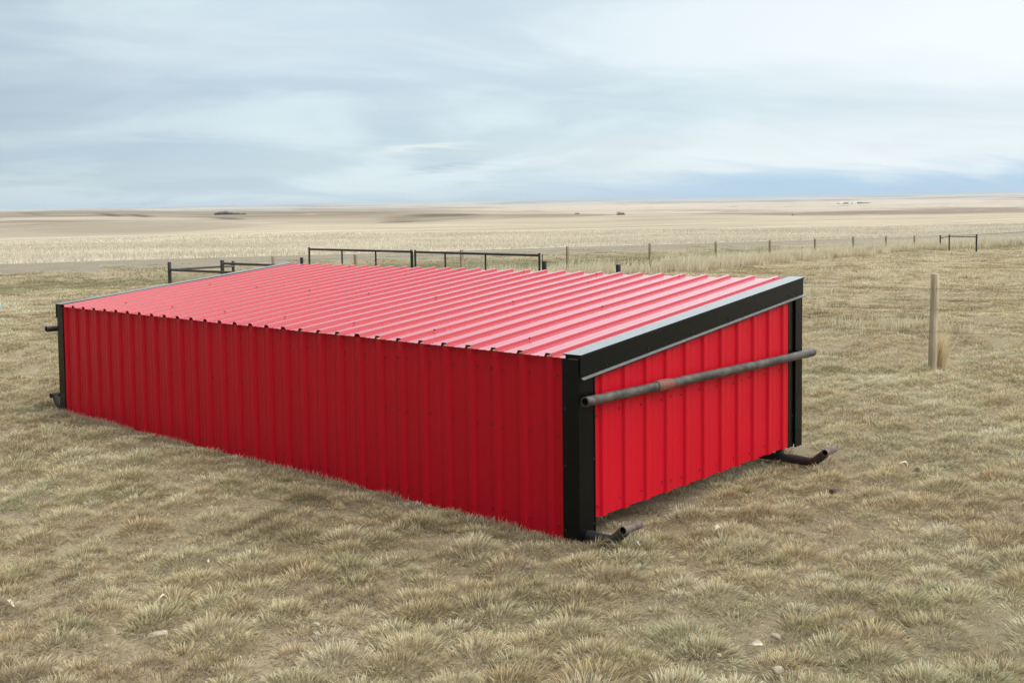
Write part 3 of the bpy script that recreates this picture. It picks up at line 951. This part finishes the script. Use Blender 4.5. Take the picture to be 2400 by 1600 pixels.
# gable trims: top flange on the roof edge, tall face, kicked-out drip hem
def rake(side):
    mb = MB()
    y0, y1 = -0.034, 2.975
    o = 0.0 if side > 0 else -LEN
    s = side
    X = lambda v: o + s * v
    base0, base1 = rz(y0), rz(y1)
    def sec(poly, y1=2.918):
        poly = [(X(a), b) for a, b in poly]
        if s < 0: poly = poly[::-1]
        mb.prism(poly, (y0, base0), (y1, rz(y1)))
    sec([(-0.112, 0.020), (0.026, 0.020), (0.026, 0.028), (-0.112, 0.028)], 2.950)       # top flange
    sec([(-0.092, -0.004), (-0.084, -0.004), (-0.084, 0.0195), (-0.092, 0.0195)])  # inner leg down to the sheet
    sec([(0.018, -0.110), (0.0265, -0.110), (0.0265, 0.0195), (0.018, 0.0195)])    # face
    sec([(0.019, -0.118), (0.046, -0.126), (0.048, -0.120), (0.0265, -0.1105), (0.019, -0.1105)])  # drip hem
    # end closure at the eave
    sec2 = [(X(-0.090), 0.0), (X(0.0175), 0.0), (X(0.0175), 0.0195), (X(-0.090), 0.0195)]
    if s < 0: sec2 = sec2[::-1]
    mb.prism(sec2, (y0 + 0.003, base0), (y0 + 0.010, base0))
    for z, y in [(0, t_) for t_ in (0.10, 0.22, 0.68, 1.22, 1.72, 2.22, 2.68, 2.80)]:
        screw(mb, (X(0.0265), y, rz(y) - 0.085), (s, 0, 0), 0.0055, 0.008)
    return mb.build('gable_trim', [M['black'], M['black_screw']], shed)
rake(1); rake(-1)

# steel frame inside: posts, beams
for side in (1, -1):
    for y in (0.07, 2.655):
        mb = MB()
        xc = -0.045 if side > 0 else -LEN + 0.045
        mb.tube([(xc, y, 0.03), (xc, y, rz(y) - 0.03)], 0.034, 14)
        mb.build('leg', M['pipe_black'], shed)
mb = MB(); mb.tube([(-LEN + 0.02, 2.70, rz(2.7) - 0.07), (-0.03, 2.70, rz(2.7) - 0.07)], 0.03, 12)
mb.build('rear_beam', M['pipe_black'], shed)
for xm in (-LEN / 3, -2 * LEN / 3):
    mb = MB(); mb.tube([(xm, 0.05, rz(0) - 0.05), (xm, 2.9, rz(2.9) - 0.05)], 0.025, 10)
    mb.build('rafter', M['pipe_black'], shed)
for y in (0.9, 1.9):
    mb = MB(); mb.tube([(-LEN + 0.02, y, rz(y) - 0.035), (-0.03, y, rz(y) - 0.035)], 0.02, 10)
    mb.build('purlin', M['pipe_black'], shed)

# skids with turned-up ends and cross stubs for towing
for y, sy in ((0.055, 1), (2.64, 1)):
    mb = MB()
    z0 = 0.016 if y < 1 else 0.032
    mb.tube([(-LEN - 0.20, y, z0), (-2, y, z0 - 0.005), (0.17 if y < 1 else 0.24, y, z0)], 0.036, 16, 0)
    sk = mb.build('skid', M['pipe_black'], shed)
    for side in (1, -1):
        x0 = (0.165 if y < 1 else 0.235) if side > 0 else -LEN - 0.195
        mb = MB()
        mb.tube([(x0 - side * 0.015, y, z0 - 0.030), (x0 + side * 0.115, y, z0 + 0.085)], [0.034, 0.032], 16)
        mb.build('skid_toe', M['rust'], sk)
        mb = MB()
        xc = x0 + side * 0.130; zc = z0 + 0.098
        mb.tube([(xc, y - 0.045, zc), (xc, y + 0.125, zc)], 0.0265, 18, 0, 0.80)
        mb.build('tow_stub', [M['rust_pale'] if side > 0 else M['rust'], M['inside']], sk)

# push bars across both ends
for side in (1, -1):
    xb = 0.062 if side > 0 else -LEN - 0.155
    mb = MB()
    if side > 0:
        mb.tube([(xb, -0.045, 0.860), (xb, 0.74, 0.856)], 0.0305, 20, 0, 0.78)
        mb.tube([(xb, 0.86, 0.856), (xb, 1.9, 0.850), (xb, 3.02, 0.846)], 0.0325, 20, 0, 0.78)
    else:
        mb.tube([(xb, -0.085, 0.862), (xb, 1.5, 0.856), (xb, 3.02, 0.846)], 0.0305, 20, 0, 0.78)
    bar = mb.build('push_bar', [M['steel'] if side > 0 else M['pipe_brown'], M['inside']], shed)
    if side > 0:
        mb = MB()
        mb.tube([(xb, 0.715, 0.8562), (xb, 0.73, 0.8561), (xb, 0.80, 0.856), (xb, 0.845, 0.8558), (xb, 0.90, 0.8555)], [0.0355, 0.040, 0.040, 0.0385, 0.0335], 20, 0)
        mb.build('coupling', M['coupling'], bar, 'worn reddish pipe coupling')
    for y in (0.08, 2.85):
        mb = MB()
        a, b = (0.024, xb - 0.022) if side > 0 else (xb + 0.022, -LEN - 0.024)
        mb.box(a, b, y - 0.02, y + 0.02, 0.845, 0.875)
        mb.build('bracket', M['pipe_black'], bar)

# ------------------------------------------------------------------ fences, gates
def post_at(u, vt, D, r, name, material, parent, seg=14, lean=(0, 0), knot=True):
    p = at(u, vt, D)
    g0 = hz1(p[0], p[1])
    mb = MB()
    h = p[2] - g0
    zs = np.linspace(-0.25, h - 0.012, 9)
    pts = [(p[0] + lean[0] * (z - h), p[1] + lean[1] * (z - h), g0 + z) for z in zs]
    rr = [r * (1 + 0.035 * math.sin(7 * z + u)) for z in zs]
    pts.append((p[0], p[1], p[2])); rr.append(r * 0.9)
    mb.tube(pts, rr, seg)
    # the part keeps its origin at its own foot
    o = mb.build(name, material, parent)
    return o, np.array(p)

def wire_between(mb, pts, r=0.0016, sag=0.012, barbs=False):
    out = []
    for a, b in zip(pts[:-1], pts[1:]):
        a = np.array(a); b = np.array(b)
        for k in range(9):
            f = k / 8
            q = a * (1 - f) + b * f; q[2] -= sag * 4 * f * (1 - f)
            if k < 8 or b is pts[-1]: out.append(tuple(q))
    out.append(tuple(pts[-1]))
    mb.tube(out, r, 5)

# wire fence nearest the shed: one wooden post between a black pipe post and one out of the picture
nf = empty('wire_fence', tuple(on_ground(2192, 862)), 'barbed wire fence with a pale wooden post, right of the red shelter', 'fence')
inv = nf.location.copy()
def rel(o, root):
    o.parent = root
    o.matrix_parent_inverse = Matrix.Translation(-root.location)
    return o
posts = {}
for key, (u, vt, D, r, nm, mt, lean) in {
    'a': (1449, 619.5, 14.7, 0.037, 'end_post', M['pipe_black'], (0, 0)),
    'b': (2192, 641, 12.75, 0.051, 'post', M['wood'], (0.012, 0.010)),
    'c': (2640, 655, 11.75, 0.055, 'post', M['wood'], (0, 0))}.items():
    o, p = post_at(u, vt, D, r, nm, mt, None, 18, lean)
    rel(o, nf); posts[key] = p
# strands: staples on the front of the posts
tow = np.array([*(-FH * 0.06), 0])
for v_a, v_b, v_c in ((660, 675.5, 692), (702, 724, 740), (748, 776, 795)):
    mb = MB()
    pa = at(1449, v_a, 14.7); pb = at(2192, v_b, 12.75) + tow * 0.95; pc = at(2640, v_c, 11.75)
    wire_between(mb, [pa, pb, pc], 0.0019, 0.010)
    for k in range(36):                          # barbs
        f = k / 36
        q = (pa * (1 - f) + pb * f) if k < 26 else (pb * (1 - (k - 26) / 10) + pc * ((k - 26) / 10))
        q = np.array(q); 
        mb.tube([q + np.array([0.008, 0, 0.010]), q - np.array([0.008, 0, 0.010])], 0.0012, 4)
    rel(mb.build('wire', M['wire']), nf)
# dry tuft leaning on the foot of the wooden post
c = on_ground(2196, 868)
Tt = tall([(c[0] + rng.normal(0, 0.02), c[1] + rng.normal(0, 0.03)) for _ in range(12)], 34, 0.62, 0.028, 0.007, (0.80, 0.67, 0.45), 0.06)
o = blade_mesh('grass_clump', *Tt, M['straw'], kind=None)
tag(o, 'clump of tall golden dry grass at the foot of the nearest wooden post', 'grass clump')
c = at(1247, 640, 15.1); c[2] = hz1(c[0], c[1])
Tt = tall([(c[0] + rng.normal(0, 0.12), c[1] + rng.normal(0, 0.08)) for _ in range(10)], 16, 1.0, 0.05, 0.005, (0.58, 0.50, 0.35), 0.5)
o = blade_mesh('weed_stalk', *Tt, M['straw'], kind=None)
tag(o, 'pale dry weed stalks standing beside the right gate leaf behind the shelter', 'weed')

# hinge posts and two leaves of the pipe gate
def lone_post(u, vt, D, r, label, mt, cap=True):
    p = at(u, vt, D); g0 = hz1(p[0], p[1])
    root = empty('gate_post', (p[0], p[1], g0), label, 'post')
    mb = MB(); h = p[2] - g0
    mb.tube([(0, 0, -0.2), (0, 0, h - 0.006)], r, 18)
    mb.build('pole', mt, root)
    mb = MB(); mb.tube([(0, 0, h - 0.0055), (0, 0, h + 0.004), (0, 0, h + 0.008)], [r * 1.04, r * 1.04, r * 0.8], 18)
    mb.build('cap', mt, root)
    return root
lone_post(1275.5, 612.5, 15.35, 0.036, 'short black pipe gate post beside the right end of the double gate', M['pipe_black'])
lone_post(707, 604, 18.9, 0.030, 'short black pipe gate post beside the left end of the double gate', M['pipe_black'])

def gate(u0, v0, D0, u1, v1, D1, us, label, group, latch):
    a = at(u0, v0, D0); b = at(u1, v1, D1)
    ga = hz1(a[0], a[1])
    root = empty('pipe_gate', (a[0], a[1], ga), label, 'gate', group)
    O = np.array([a[0], a[1], ga])
    a = a - O; b = b - O
    d = b - a
    zb = 0.22
    mb = MB()
    mb.tube([tuple(a), tuple(b)], 0.0195, 12)
    rel0 = mb.build('top_rail', M['pipe_black'], root)
    for q, nm in ((a, 'end_upright'), (b, 'end_upright')):
        mb = MB(); mb.tube([(q[0], q[1], zb - 0.03), (q[0], q[1], q[2] + 0.035)], 0.0175, 12); mb.build(nm, M['pipe_black'], root)
    for z in (zb, 0.52):
        mb = MB(); mb.tube([(a[0], a[1], z), (b[0], b[1], z)], 0.0175, 12); mb.build('lower_rail', M['pipe_black'], root)
    for f in us:
        q = a + d * f
        mb = MB(); mb.tube([(q[0], q[1], zb), tuple(q)], 0.0145, 10); mb.build('upright', M['pipe_black'], root)
    # hinge / latch plates at the ends
    n_ = d / np.linalg.norm(d)
    for (q, s) in ((a, -1), (b, 1)):
        mb = MB()
        w_ = q + n_ * s * 0.055
        lo = np.minimum(q, w_); hi = np.maximum(q, w_)
        mb.box(lo[0] - 0.006, hi[0] + 0.006, lo[1] - 0.008, hi[1] + 0.008, q[2] - 0.36, q[2] - 0.27)
        if latch: mb.tube([(w_[0], w_[1], q[2] - 0.42), (w_[0], w_[1], q[2] + 0.02)], 0.007, 8)
        mb.build('latch' if s * (1 if latch else -1) > 0 else 'hinge', M['pipe_black'], root)
    return root
gate(1264, 598.5, 15.3, 973, 590.5, 16.9, (0.41, 0.74), 'right leaf of the black pipe double gate behind the shelter roof', 'double gate leaves', True)
gate(964, 590, 16.95, 724.5, 584, 18.5, (0.33, 0.66), 'left leaf of the black pipe double gate behind the shelter roof', 'double gate leaves', False)

# pipe corral corner behind the left part of the shelter
pc = empty('pipe_corral', tuple(at(397, 655, 21)), 'dark weathered pipe corral corner with posts and top rails behind the shelter', 'fence')
cz = hz1(pc.location.x, pc.location.y); pc.location.z = cz
CP = {'A': (396.7, 614, 21.0), 'B': (520.5, 609.5, 19.6), 'C': (546, 611.5, 24.0), 'E': (640, 655, 17.8), 'F': (700, 628, 19.5)}
for k_, (u, v, D) in CP.items():
    o, p = post_at(u, v, D, 0.0365 if k_ != 'E' else 0.036, 'post', M['pipe_brown'], None, 14)
    rel(o, pc)
def corral_rail(a, b, r=0.024):
    mb = MB(); mb.tube([tuple(at(*a)), tuple(at(*b))], r, 12)
    rel(mb.build('rail', M['pipe_brown']), pc)
corral_rail((398, 632.5, 21.0), (640, 642.5, 17.8))
corral_rail((402, 632, 21.0), (546, 623, 24.0))
corral_rail((521, 617.2, 19.6), (700, 623.5, 19.5))
corral_rail((521, 624.5, 19.6), (546, 624.5, 24.0), 0.020)

# wooden fence along the road
rf = empty('wire_fence', tuple([*XY(*FENCE0), hz1(*XY(*FENCE0))]), 'long wooden post and wire fence in tall grass along the gravel road', 'fence')
tops = []
for i in range(-3, 8):
    if i == -2:
        u, vt, D, r = 833, 595, 30.0, 0.056
    elif i == -3:
        u, vt, D, r = 640, 600, 29.0, 0.05
    else:
        f = 1 + 0.124 * i
        u = (1330 + 382 * i) / f; D = 35.0 * f
        vt = {-1: 585.5, 0: 577.5, 1: 570.5, 2: 567, 3: 563, 4: 559.5, 5: 554, 6: 553.5, 7: 552}[i]; r = 0.057 if i < 3 else 0.062
    o, p = post_at(u, vt, D, r, 'post', M['wood_far'], None, 12)
    rel(o, rf); tops.append(p)
for dz in (0.12, 0.42, 0.72):
    mb = MB()
    wire_between(mb, [t_ - np.array([0, 0, dz]) for t_ in tops], 0.004, 0.01)
    rel(mb.build('wire', M['wire']), rf)

# black pipe brace at the far end of that fence
br = empty('pipe_brace', tuple(at(2289, 578, 62.0)), 'black pipe brace of three posts at the far right end of the road fence', 'fence brace')
br.location.z = hz1(br.location.x, br.location.y)
bp = []
for u, v, D, r in ((2204, 551, 66.5, 0.047), (2225, 549.3, 62.5, 0.040), (2289, 548.8, 61.0, 0.050)):
    o, p = post_at(u, v, D, r, 'post', M['pipe_black'], None, 12)
    rel(o, br); bp.append((u, v, D))
for a, b in (((2205, 557.5, 66.5), (2225, 554.2, 62.5)), ((2225, 554.0, 62.5), (2289, 555.0, 61.0))):
    mb = MB(); mb.tube([tuple(at(*a)), tuple(at(*b))], 0.028, 10)
    rel(mb.build('rail', M['pipe_black']), br)

# ------------------------------------------------------------------ small things lying about
M['twig_stem'] = mat_metal('bare_stem_bark', (0.09, 0.075, 0.065), (0.15, 0.13, 0.115), 0.9, 5, 0.0)
def mat_flat(name, c1, c2, scale=20, rough=0.7):
    mt, t, b = mat(name)
    n = t.noise(objco(t), scale, 5, 0.65)
    t.put(b.inputs['Base Color'], t.mix(t.map(n, 0.35, 0.65), c1, c2))
    b.inputs['Roughness'].default_value = rough
    bump(t, b, n, 0.3, 0.004)
    return mt
M['stone'] = mat_flat('pale_stone', (0.27, 0.22, 0.16), (0.40, 0.34, 0.25), 30, 0.9)
M['leaf'] = mat_flat('bleached_leaf', (0.50, 0.43, 0.33), (0.66, 0.60, 0.50), 40)
M['leaf_dark'] = mat_flat('brown_leaf', (0.14, 0.10, 0.075), (0.22, 0.165, 0.12), 40)
M['purple'] = mat_flat('purple_blue_plastic', (0.035, 0.035, 0.16), (0.06, 0.06, 0.24), 30, 0.5)
M['paleblue'] = mat_flat('pale_blue_plastic', (0.26, 0.41, 0.53), (0.36, 0.50, 0.60), 8, 0.45)
M['white'] = mat_flat('white_plastic', (0.72, 0.72, 0.70), (0.80, 0.80, 0.78), 20, 0.6)
M['dung'] = mat_flat('dark_dried_dung', (0.035, 0.027, 0.02), (0.075, 0.058, 0.04), 30, 0.95)

def stone(u, v, sx, sy, sz, rot, label, mt='stone', name='stone', cat='stone', seed=0, sink=0.25, lift=0.0):
    p = on_ground(u, v)
    me = bpy.data.meshes.new(name)
    import bmesh
    bm = bmesh.new()
    bmesh.ops.create_icosphere(bm, subdivisions=3, radius=1)
    for vt in bm.verts:
        q = vt.co.copy()
        k = 1 + 0.28 * mnoise.noise(q * 1.3 + Vector((seed, 0, 0))) + 0.10 * mnoise.noise(q * 3.1 + Vector((seed, 5, 0)))
        # facet a little
        for a in range(3):
            q[a] = 0.98 * math.tanh(q[a] * k * 1.0)
        vt.co = Vector((q.x * sx, q.y * sy, q.z * sz)) * 0.8
    bm.to_mesh(me); bm.free()
    me.materials.append(M[mt])
    o = bpy.data.objects.new(name, me); COL.objects.link(o)
    o.location = (p[0], p[1], p[2] + sz * (1 - sink) + lift)
    o.rotation_euler = (rng.normal(0, 0.15), rng.normal(0, 0.15), rot)
    return tag(o, label, cat)
stone(370, 1517, 0.075, 0.030, 0.022, 0.95, 'flat pale elongated stone in the foreground grass, lower left', seed=1, lift=0.04)
stone(740, 1478, 0.036, 0.022, 0.018, 0.5, 'small pale stone in the foreground grass below the shelter front', seed=2, lift=0.018)
stone(1818, 1506, 0.038, 0.024, 0.018, 0.2, 'small pale flat stone among tufts in the lower right foreground', seed=3, lift=0.018)
stone(1822, 1594, 0.040, 0.026, 0.024, 1.2, 'pale stone at the bottom edge of the grass, right of centre', seed=4, lift=0.018)
stone(1684, 1552, 0.022, 0.018, 0.016, 0.2, 'little round pale stone beside a tuft near the bottom edge', seed=5, lift=0.018)
stone(135, 1592, 0.05, 0.03, 0.024, 0.6, 'pale stone half sunk at the bottom left corner', seed=6, lift=0.018)
stone(1952, 1165, 0.045, 0.04, 0.03, 0.2, 'dark dried dung lump in the grass right of the shelter end', 'dung', 'dung_lump', 'dung', 7, lift=0.018)
stone(1737, 627, 0.09, 0.085, 0.075, 0.2, 'small crumpled purple-blue ball on the grass before the road fence', 'purple', 'deflated_ball', 'ball', 8, lift=0.05)
stone(2386, 604, 0.075, 0.05, 0.04, 0.3, 'small white block lying in the far right yard grass', 'white', 'salt_block', 'block', 9, lift=0.07)

def leaf(u, v, ln, rot, curl, label, mt='leaf', lift=0.045):
    """a dry curled leaf: pointed outline, folded along the midrib and bent, with a stalk"""
    p = on_ground(u, v)
    mb = MB()
    n_ = 7
    V = []
    for i in range(n_ + 1):
        f = i / n_
        wd = ln * 0.30 * math.sin(math.pi * min(1, f * 0.97 + 0.02)) ** 0.8
        zc = curl * ln * (4 * f * (1 - f)) * 0.35
        xx = ln * (f - 0.5)
        for s in (-1, -0.5, 0, 0.5, 1):
            V.append((xx, wd * s, zc + abs(s) ** 1.5 * wd * 0.8 + 0.05 * ln * math.sin(9 * f + 3 * s)))
    F = [(i * 5 + k, i * 5 + k + 1, i * 5 + k + 6, i * 5 + k + 5) for i in range(n_) for k in range(4)]
    mb.add(V, F, 0, True)
    mb.add([(x, y, z - 0.0012) for x, y, z in V], [f[::-1] for f in F], 0, True)
    mb.tube([(-ln * 0.5, 0, 0), (-ln * 0.68, 0.01 * ln, 0.03 * ln), (-ln * 0.85, 0.05 * ln, 0.0)], 0.0012, 5)
    o = mb.build('dry_leaf', M[mt])
    o.location = (p[0], p[1], p[2] + lift)
    o.rotation_euler = (rng.normal(0, 0.4), rng.normal(0, 0.3), rot)
    return tag(o, label, 'leaf', 'dry leaves blown into the grass')
leaf(382, 1432, 0.055, 1.2, 1.2, 'pale curled leaf in the left foreground above the long flat stone')
leaf(426, 1325, 0.04, 0.3, 0.5, 'left one of two small pale leaves side by side in the left foreground')
leaf(486, 1338, 0.045, 0.1, 0.6, 'right one of two small pale leaves side by side in the left foreground')
leaf(2116, 1106, 0.075, 0.4, 0.9, 'bright folded leaf in the grass right of the rear skid toe')
leaf(2150, 1121, 0.07, 0.1, 0.4, 'greyish leaf close behind the bright folded leaf on the right', 'leaf_dark')
leaf(1682, 1256, 0.05, 1.3, 0.6, 'narrow white leaf in the grass below the shelter end wall')
leaf(1491, 1295, 0.05, 0.2, 0.7, 'bright leaf lying just in front of the front skid toe')
leaf(2302, 1131, 0.06, 0.5, 0.6, 'pale leaf near the right edge, level with the skid toes')
leaf(1235, 1352, 0.06, 0.9, 1.0, 'brownish curled leaf in the centre foreground below the black corner', 'leaf_dark')
leaf(2167, 1014, 0.05, 0.9, 0.6, 'small pale leaf in the right yard level with the rear corner foot')
leaf(482, 1043, 0.07, 1.3, 0.9, 'whitish leaf propped against the foot of the long front wall', lift=0.06)
leaf(12, 1443, 0.10, 0.7, 0.3, 'long pale husk leaf at the left edge of the foreground')
leaf(1775, 1532, 0.05, 0.7, 0.3, 'bleached leaf just above the pale stone at the bottom edge')
leaf(562, 1010, 0.05, 0.7, 0.3, 'dark brown leaf in the shade by the long front wall', 'leaf_dark')

# pale blue tub at the left edge
p = on_ground(-15, 741)
tub = empty('feed_tub', tuple(p), 'pale blue plastic tub cut off by the left edge of the yard', 'tub')
mb = MB()
prof_t = [(0.02, 0.0), (0.19, 0.0), (0.20, 0.02), (0.225, 0.10), (0.245, 0.19), (0.255, 0.205), (0.25, 0.215), (0.235, 0.205), (0.215, 0.10), (0.185, 0.025), (0.02, 0.02)]
seg = 28
V = [(r * math.cos(2 * math.pi * k / seg), r * math.sin(2 * math.pi * k / seg), z) for r, z in prof_t for k in range(seg)]
F = [(i * seg + k, i * seg + (k + 1) % seg, (i + 1) * seg + (k + 1) % seg, (i + 1) * seg + k) for i in range(len(prof_t) - 1) for k in range(seg)]
mb.add(V, F, 0, True)
b = mb.build('bowl', M['paleblue'], tub)
mb = MB()
mb.tube([(0.262 * math.cos(a), 0.262 * math.sin(a), 0.205) for a in np.linspace(0, 2 * math.pi, 30)], 0.010, 8)
mb.build('rim', M['white'], tub)
tub.rotation_euler = (R(58), 0, R(35)); tub.location.z += 0.17

# ------------------------------------------------------------------ far away: bare shrubs and a farmstead
def shrub(u, D, wdt, hgt, n_, label, cat='shrub', col=(0.20, 0.18, 0.165), name='bare_shrub', group=None):
    x, y = XY((u - 1200) / _F * D, D)
    z = hz1(x, y)
    root = empty(name, (x, y, z), label, cat, group)
    ang = rng.uniform(0, 6.28, n_); r = np.sqrt(rng.random(n_)) * wdt / 2
    rx = r * np.cos(ang); ry = r * np.sin(ang)
    ln = hgt * (1 - (r / (wdt / 2)) ** 2 * 0.55) * rng.uniform(0.55, 1.15, n_)
    c = np.asarray(col)[None] * rng.uniform(0.6, 1.5, n_)[:, None]
    o = blade_mesh('twigs', np.stack([rx, ry, np.zeros(n_) - 0.2], 1), ang + rng.normal(0, 0.6, n_), np.abs(rng.normal(0.15, 0.1, n_)), np.abs(rng.normal(0.5, 0.3, n_)),
                   ln, np.full(n_, max(0.05, D * 0.00022)) * rng.uniform(0.6, 1.3, n_), c, c, M['twig'], kind=None, parent=root)
    mb = MB()
    for k in range(5):
        a = k * 1.3 + u
        mb.tube([(math.cos(a) * wdt * 0.1, math.sin(a) * wdt * 0.1, -0.3), (math.cos(a) * wdt * 0.18, math.sin(a) * wdt * 0.18, hgt * 0.4), (math.cos(a + 0.4) * wdt * 0.3, math.sin(a + 0.4) * wdt * 0.3, hgt * 0.8)], [0.14, 0.10, 0.04], 6)
    mb.build('stem', M['twig_stem'], root)
    return root
SG = 'bare shrubs scattered over the far fields'
shrub(1452, 900, 4.2, 4.0, 110, 'left half of the grey bare shrub pair on the far field crest', group=SG)
shrub(1461, 905, 3.8, 3.4, 100, 'right half of the grey bare shrub pair on the far field crest', group=SG)
shrub(1352, 1000, 2.4, 1.8, 60, 'left one of two tiny far shrubs standing apart on the field crest', group=SG)
shrub(1357, 1010, 2.2, 1.8, 60, 'right one of two tiny far shrubs standing apart on the field crest', group=SG)
shrub(1859, 640, 0.9, 1.6, 60, 'single tiny shrub in the far right field', group=SG)
for i, (u, D, w_, h_) in enumerate([(512, 1110, 6, 3.5), (521, 1105, 7, 4.5), (533, 1105, 8, 5.5), (546, 1100, 9, 4), (560, 1095, 9, 3), (574, 1090, 6, 2.2)]):
    shrub(u, D, w_, h_, 200, ['leftmost low shrub of the dark thicket in the far left coulee', 'second shrub from the left of the dark thicket in the far left coulee',
          'tallest shrub of the dark thicket in the far left coulee', 'wide shrub right of the tallest in the far left coulee',
          'second shrub from the right of the dark thicket in the far left coulee', 'rightmost lowest shrub of the dark thicket in the far left coulee'][i], col=(0.085, 0.070, 0.066), group='thicket in the far coulee')

# farmstead with its shelter belt on the far right plain
def farm(u, D, w_, d_, h_, label):
    x, y = XY((u - 1200) / _F * D, D); z = hz1(x, y)
    root = empty('farm_building', (x, y, z), label, 'building', 'white farm buildings on the far plain')
    root.rotation_euler = (0, 0, math.atan2(RH[1], RH[0]))
    mb = MB(); mb.box(-w_ / 2, w_ / 2, -d_ / 2, d_ / 2, -1, h_); mb.build('wall', M['white'], root)
    mb = MB()
    a = [(-w_ / 2 - 0.3, -d_ / 2 - 0.3, h_ + 0.003), (w_ / 2 + 0.3, -d_ / 2 - 0.3, h_ + 0.003), (w_ / 2 + 0.3, d_ / 2 + 0.3, h_ + 0.003), (-w_ / 2 - 0.3, d_ / 2 + 0.3, h_ + 0.003), (-w_ / 2 - 0.3, 0, h_ + d_ * 0.25), (w_ / 2 + 0.3, 0, h_ + d_ * 0.25)]
    mb.add(a, [(0, 1, 5, 4), (2, 3, 4, 5), (0, 4, 3), (1, 2, 5), (0, 3, 2, 1)]); mb.build('roof', M['white'], root)
    mb = MB(); mb.box(-w_ * 0.12, w_ * 0.12, -d_ / 2 - 0.06, -d_ / 2 - 0.004, -0.5, h_ * 0.8); mb.build('door', M['steel'], root)
farm(1972, 3300, 9, 6, 3.2, 'white farm building at the left end of the far shelter belt')
farm(1993, 3290, 8, 6, 3, 'white farm building before the middle of the far shelter belt')
farm(2004, 3295, 12, 7, 3.6, 'largest white farm building toward the right of the far shelter belt')
k = 900
uu = rng.uniform(1962, 2042, k); DD = rng.normal(3340, 12, k)
x, y = XY((uu - 1200) / _F * DD, DD)
blade_mesh('shelter_belt', np.stack([x, y, height(x, y) - 0.5], 1), rng.uniform(0, 6.28, k), np.abs(rng.normal(0.1, 0.1, k)), np.abs(rng.normal(0.3, 0.2, k)),
           rng.uniform(2.5, 7.5, k) * (0.5 + 0.5 * np.sin((uu - 1962) / 80 * math.pi)), np.full(k, 1.2), np.tile([[0.09, 0.08, 0.075]], (k, 1)), np.tile([[0.10, 0.09, 0.085]], (k, 1)), M['twig'])

# ------------------------------------------------------------------ air
HAZE = True
if HAZE:
    mb = MB()
    zlo = -75.0
    X0, X1, Y0, Y1 = CAM[0] - 60000, CAM[0] + 60000, CAM[1] - 60000, CAM[1] + 60000
    allz = max([max((o.matrix_world @ Vector(c))[2] for c in o.bound_box) for o in COL.objects if o.type == 'MESH' and o.name.split('.')[0] in ('hills', 'stubble_field', 'shelter_belt')])
    alll = min([min((o.matrix_world @ Vector(c))[2] for c in o.bound_box) for o in COL.objects if o.type == 'MESH' and o.name.split('.')[0] in ('hills', 'stubble_field', 'ground')])
    print('terrain z', alll, allz)
    mb.box(X0, X1, Y0, Y1, alll - 1.0, max(allz, CAM[2]) + 2.0)
    mt = bpy.data.materials.new('haze_air')
    mt.use_nodes = True
    t = NT(mt.node_tree)
    t.n.clear()
    pv = t.new('ShaderNodeVolumePrincipled')
    pv.inputs['Color'].default_value = (0.72, 0.82, 0.95, 1)
    pv.inputs['Density'].default_value = 6.5e-5
    o_ = t.new('ShaderNodeOutputMaterial')
    t.l.new(pv.outputs[0], o_.inputs['Volume'])
    hz_o = mb.build('haze', mt)
    tag(hz_o, kind='stuff')
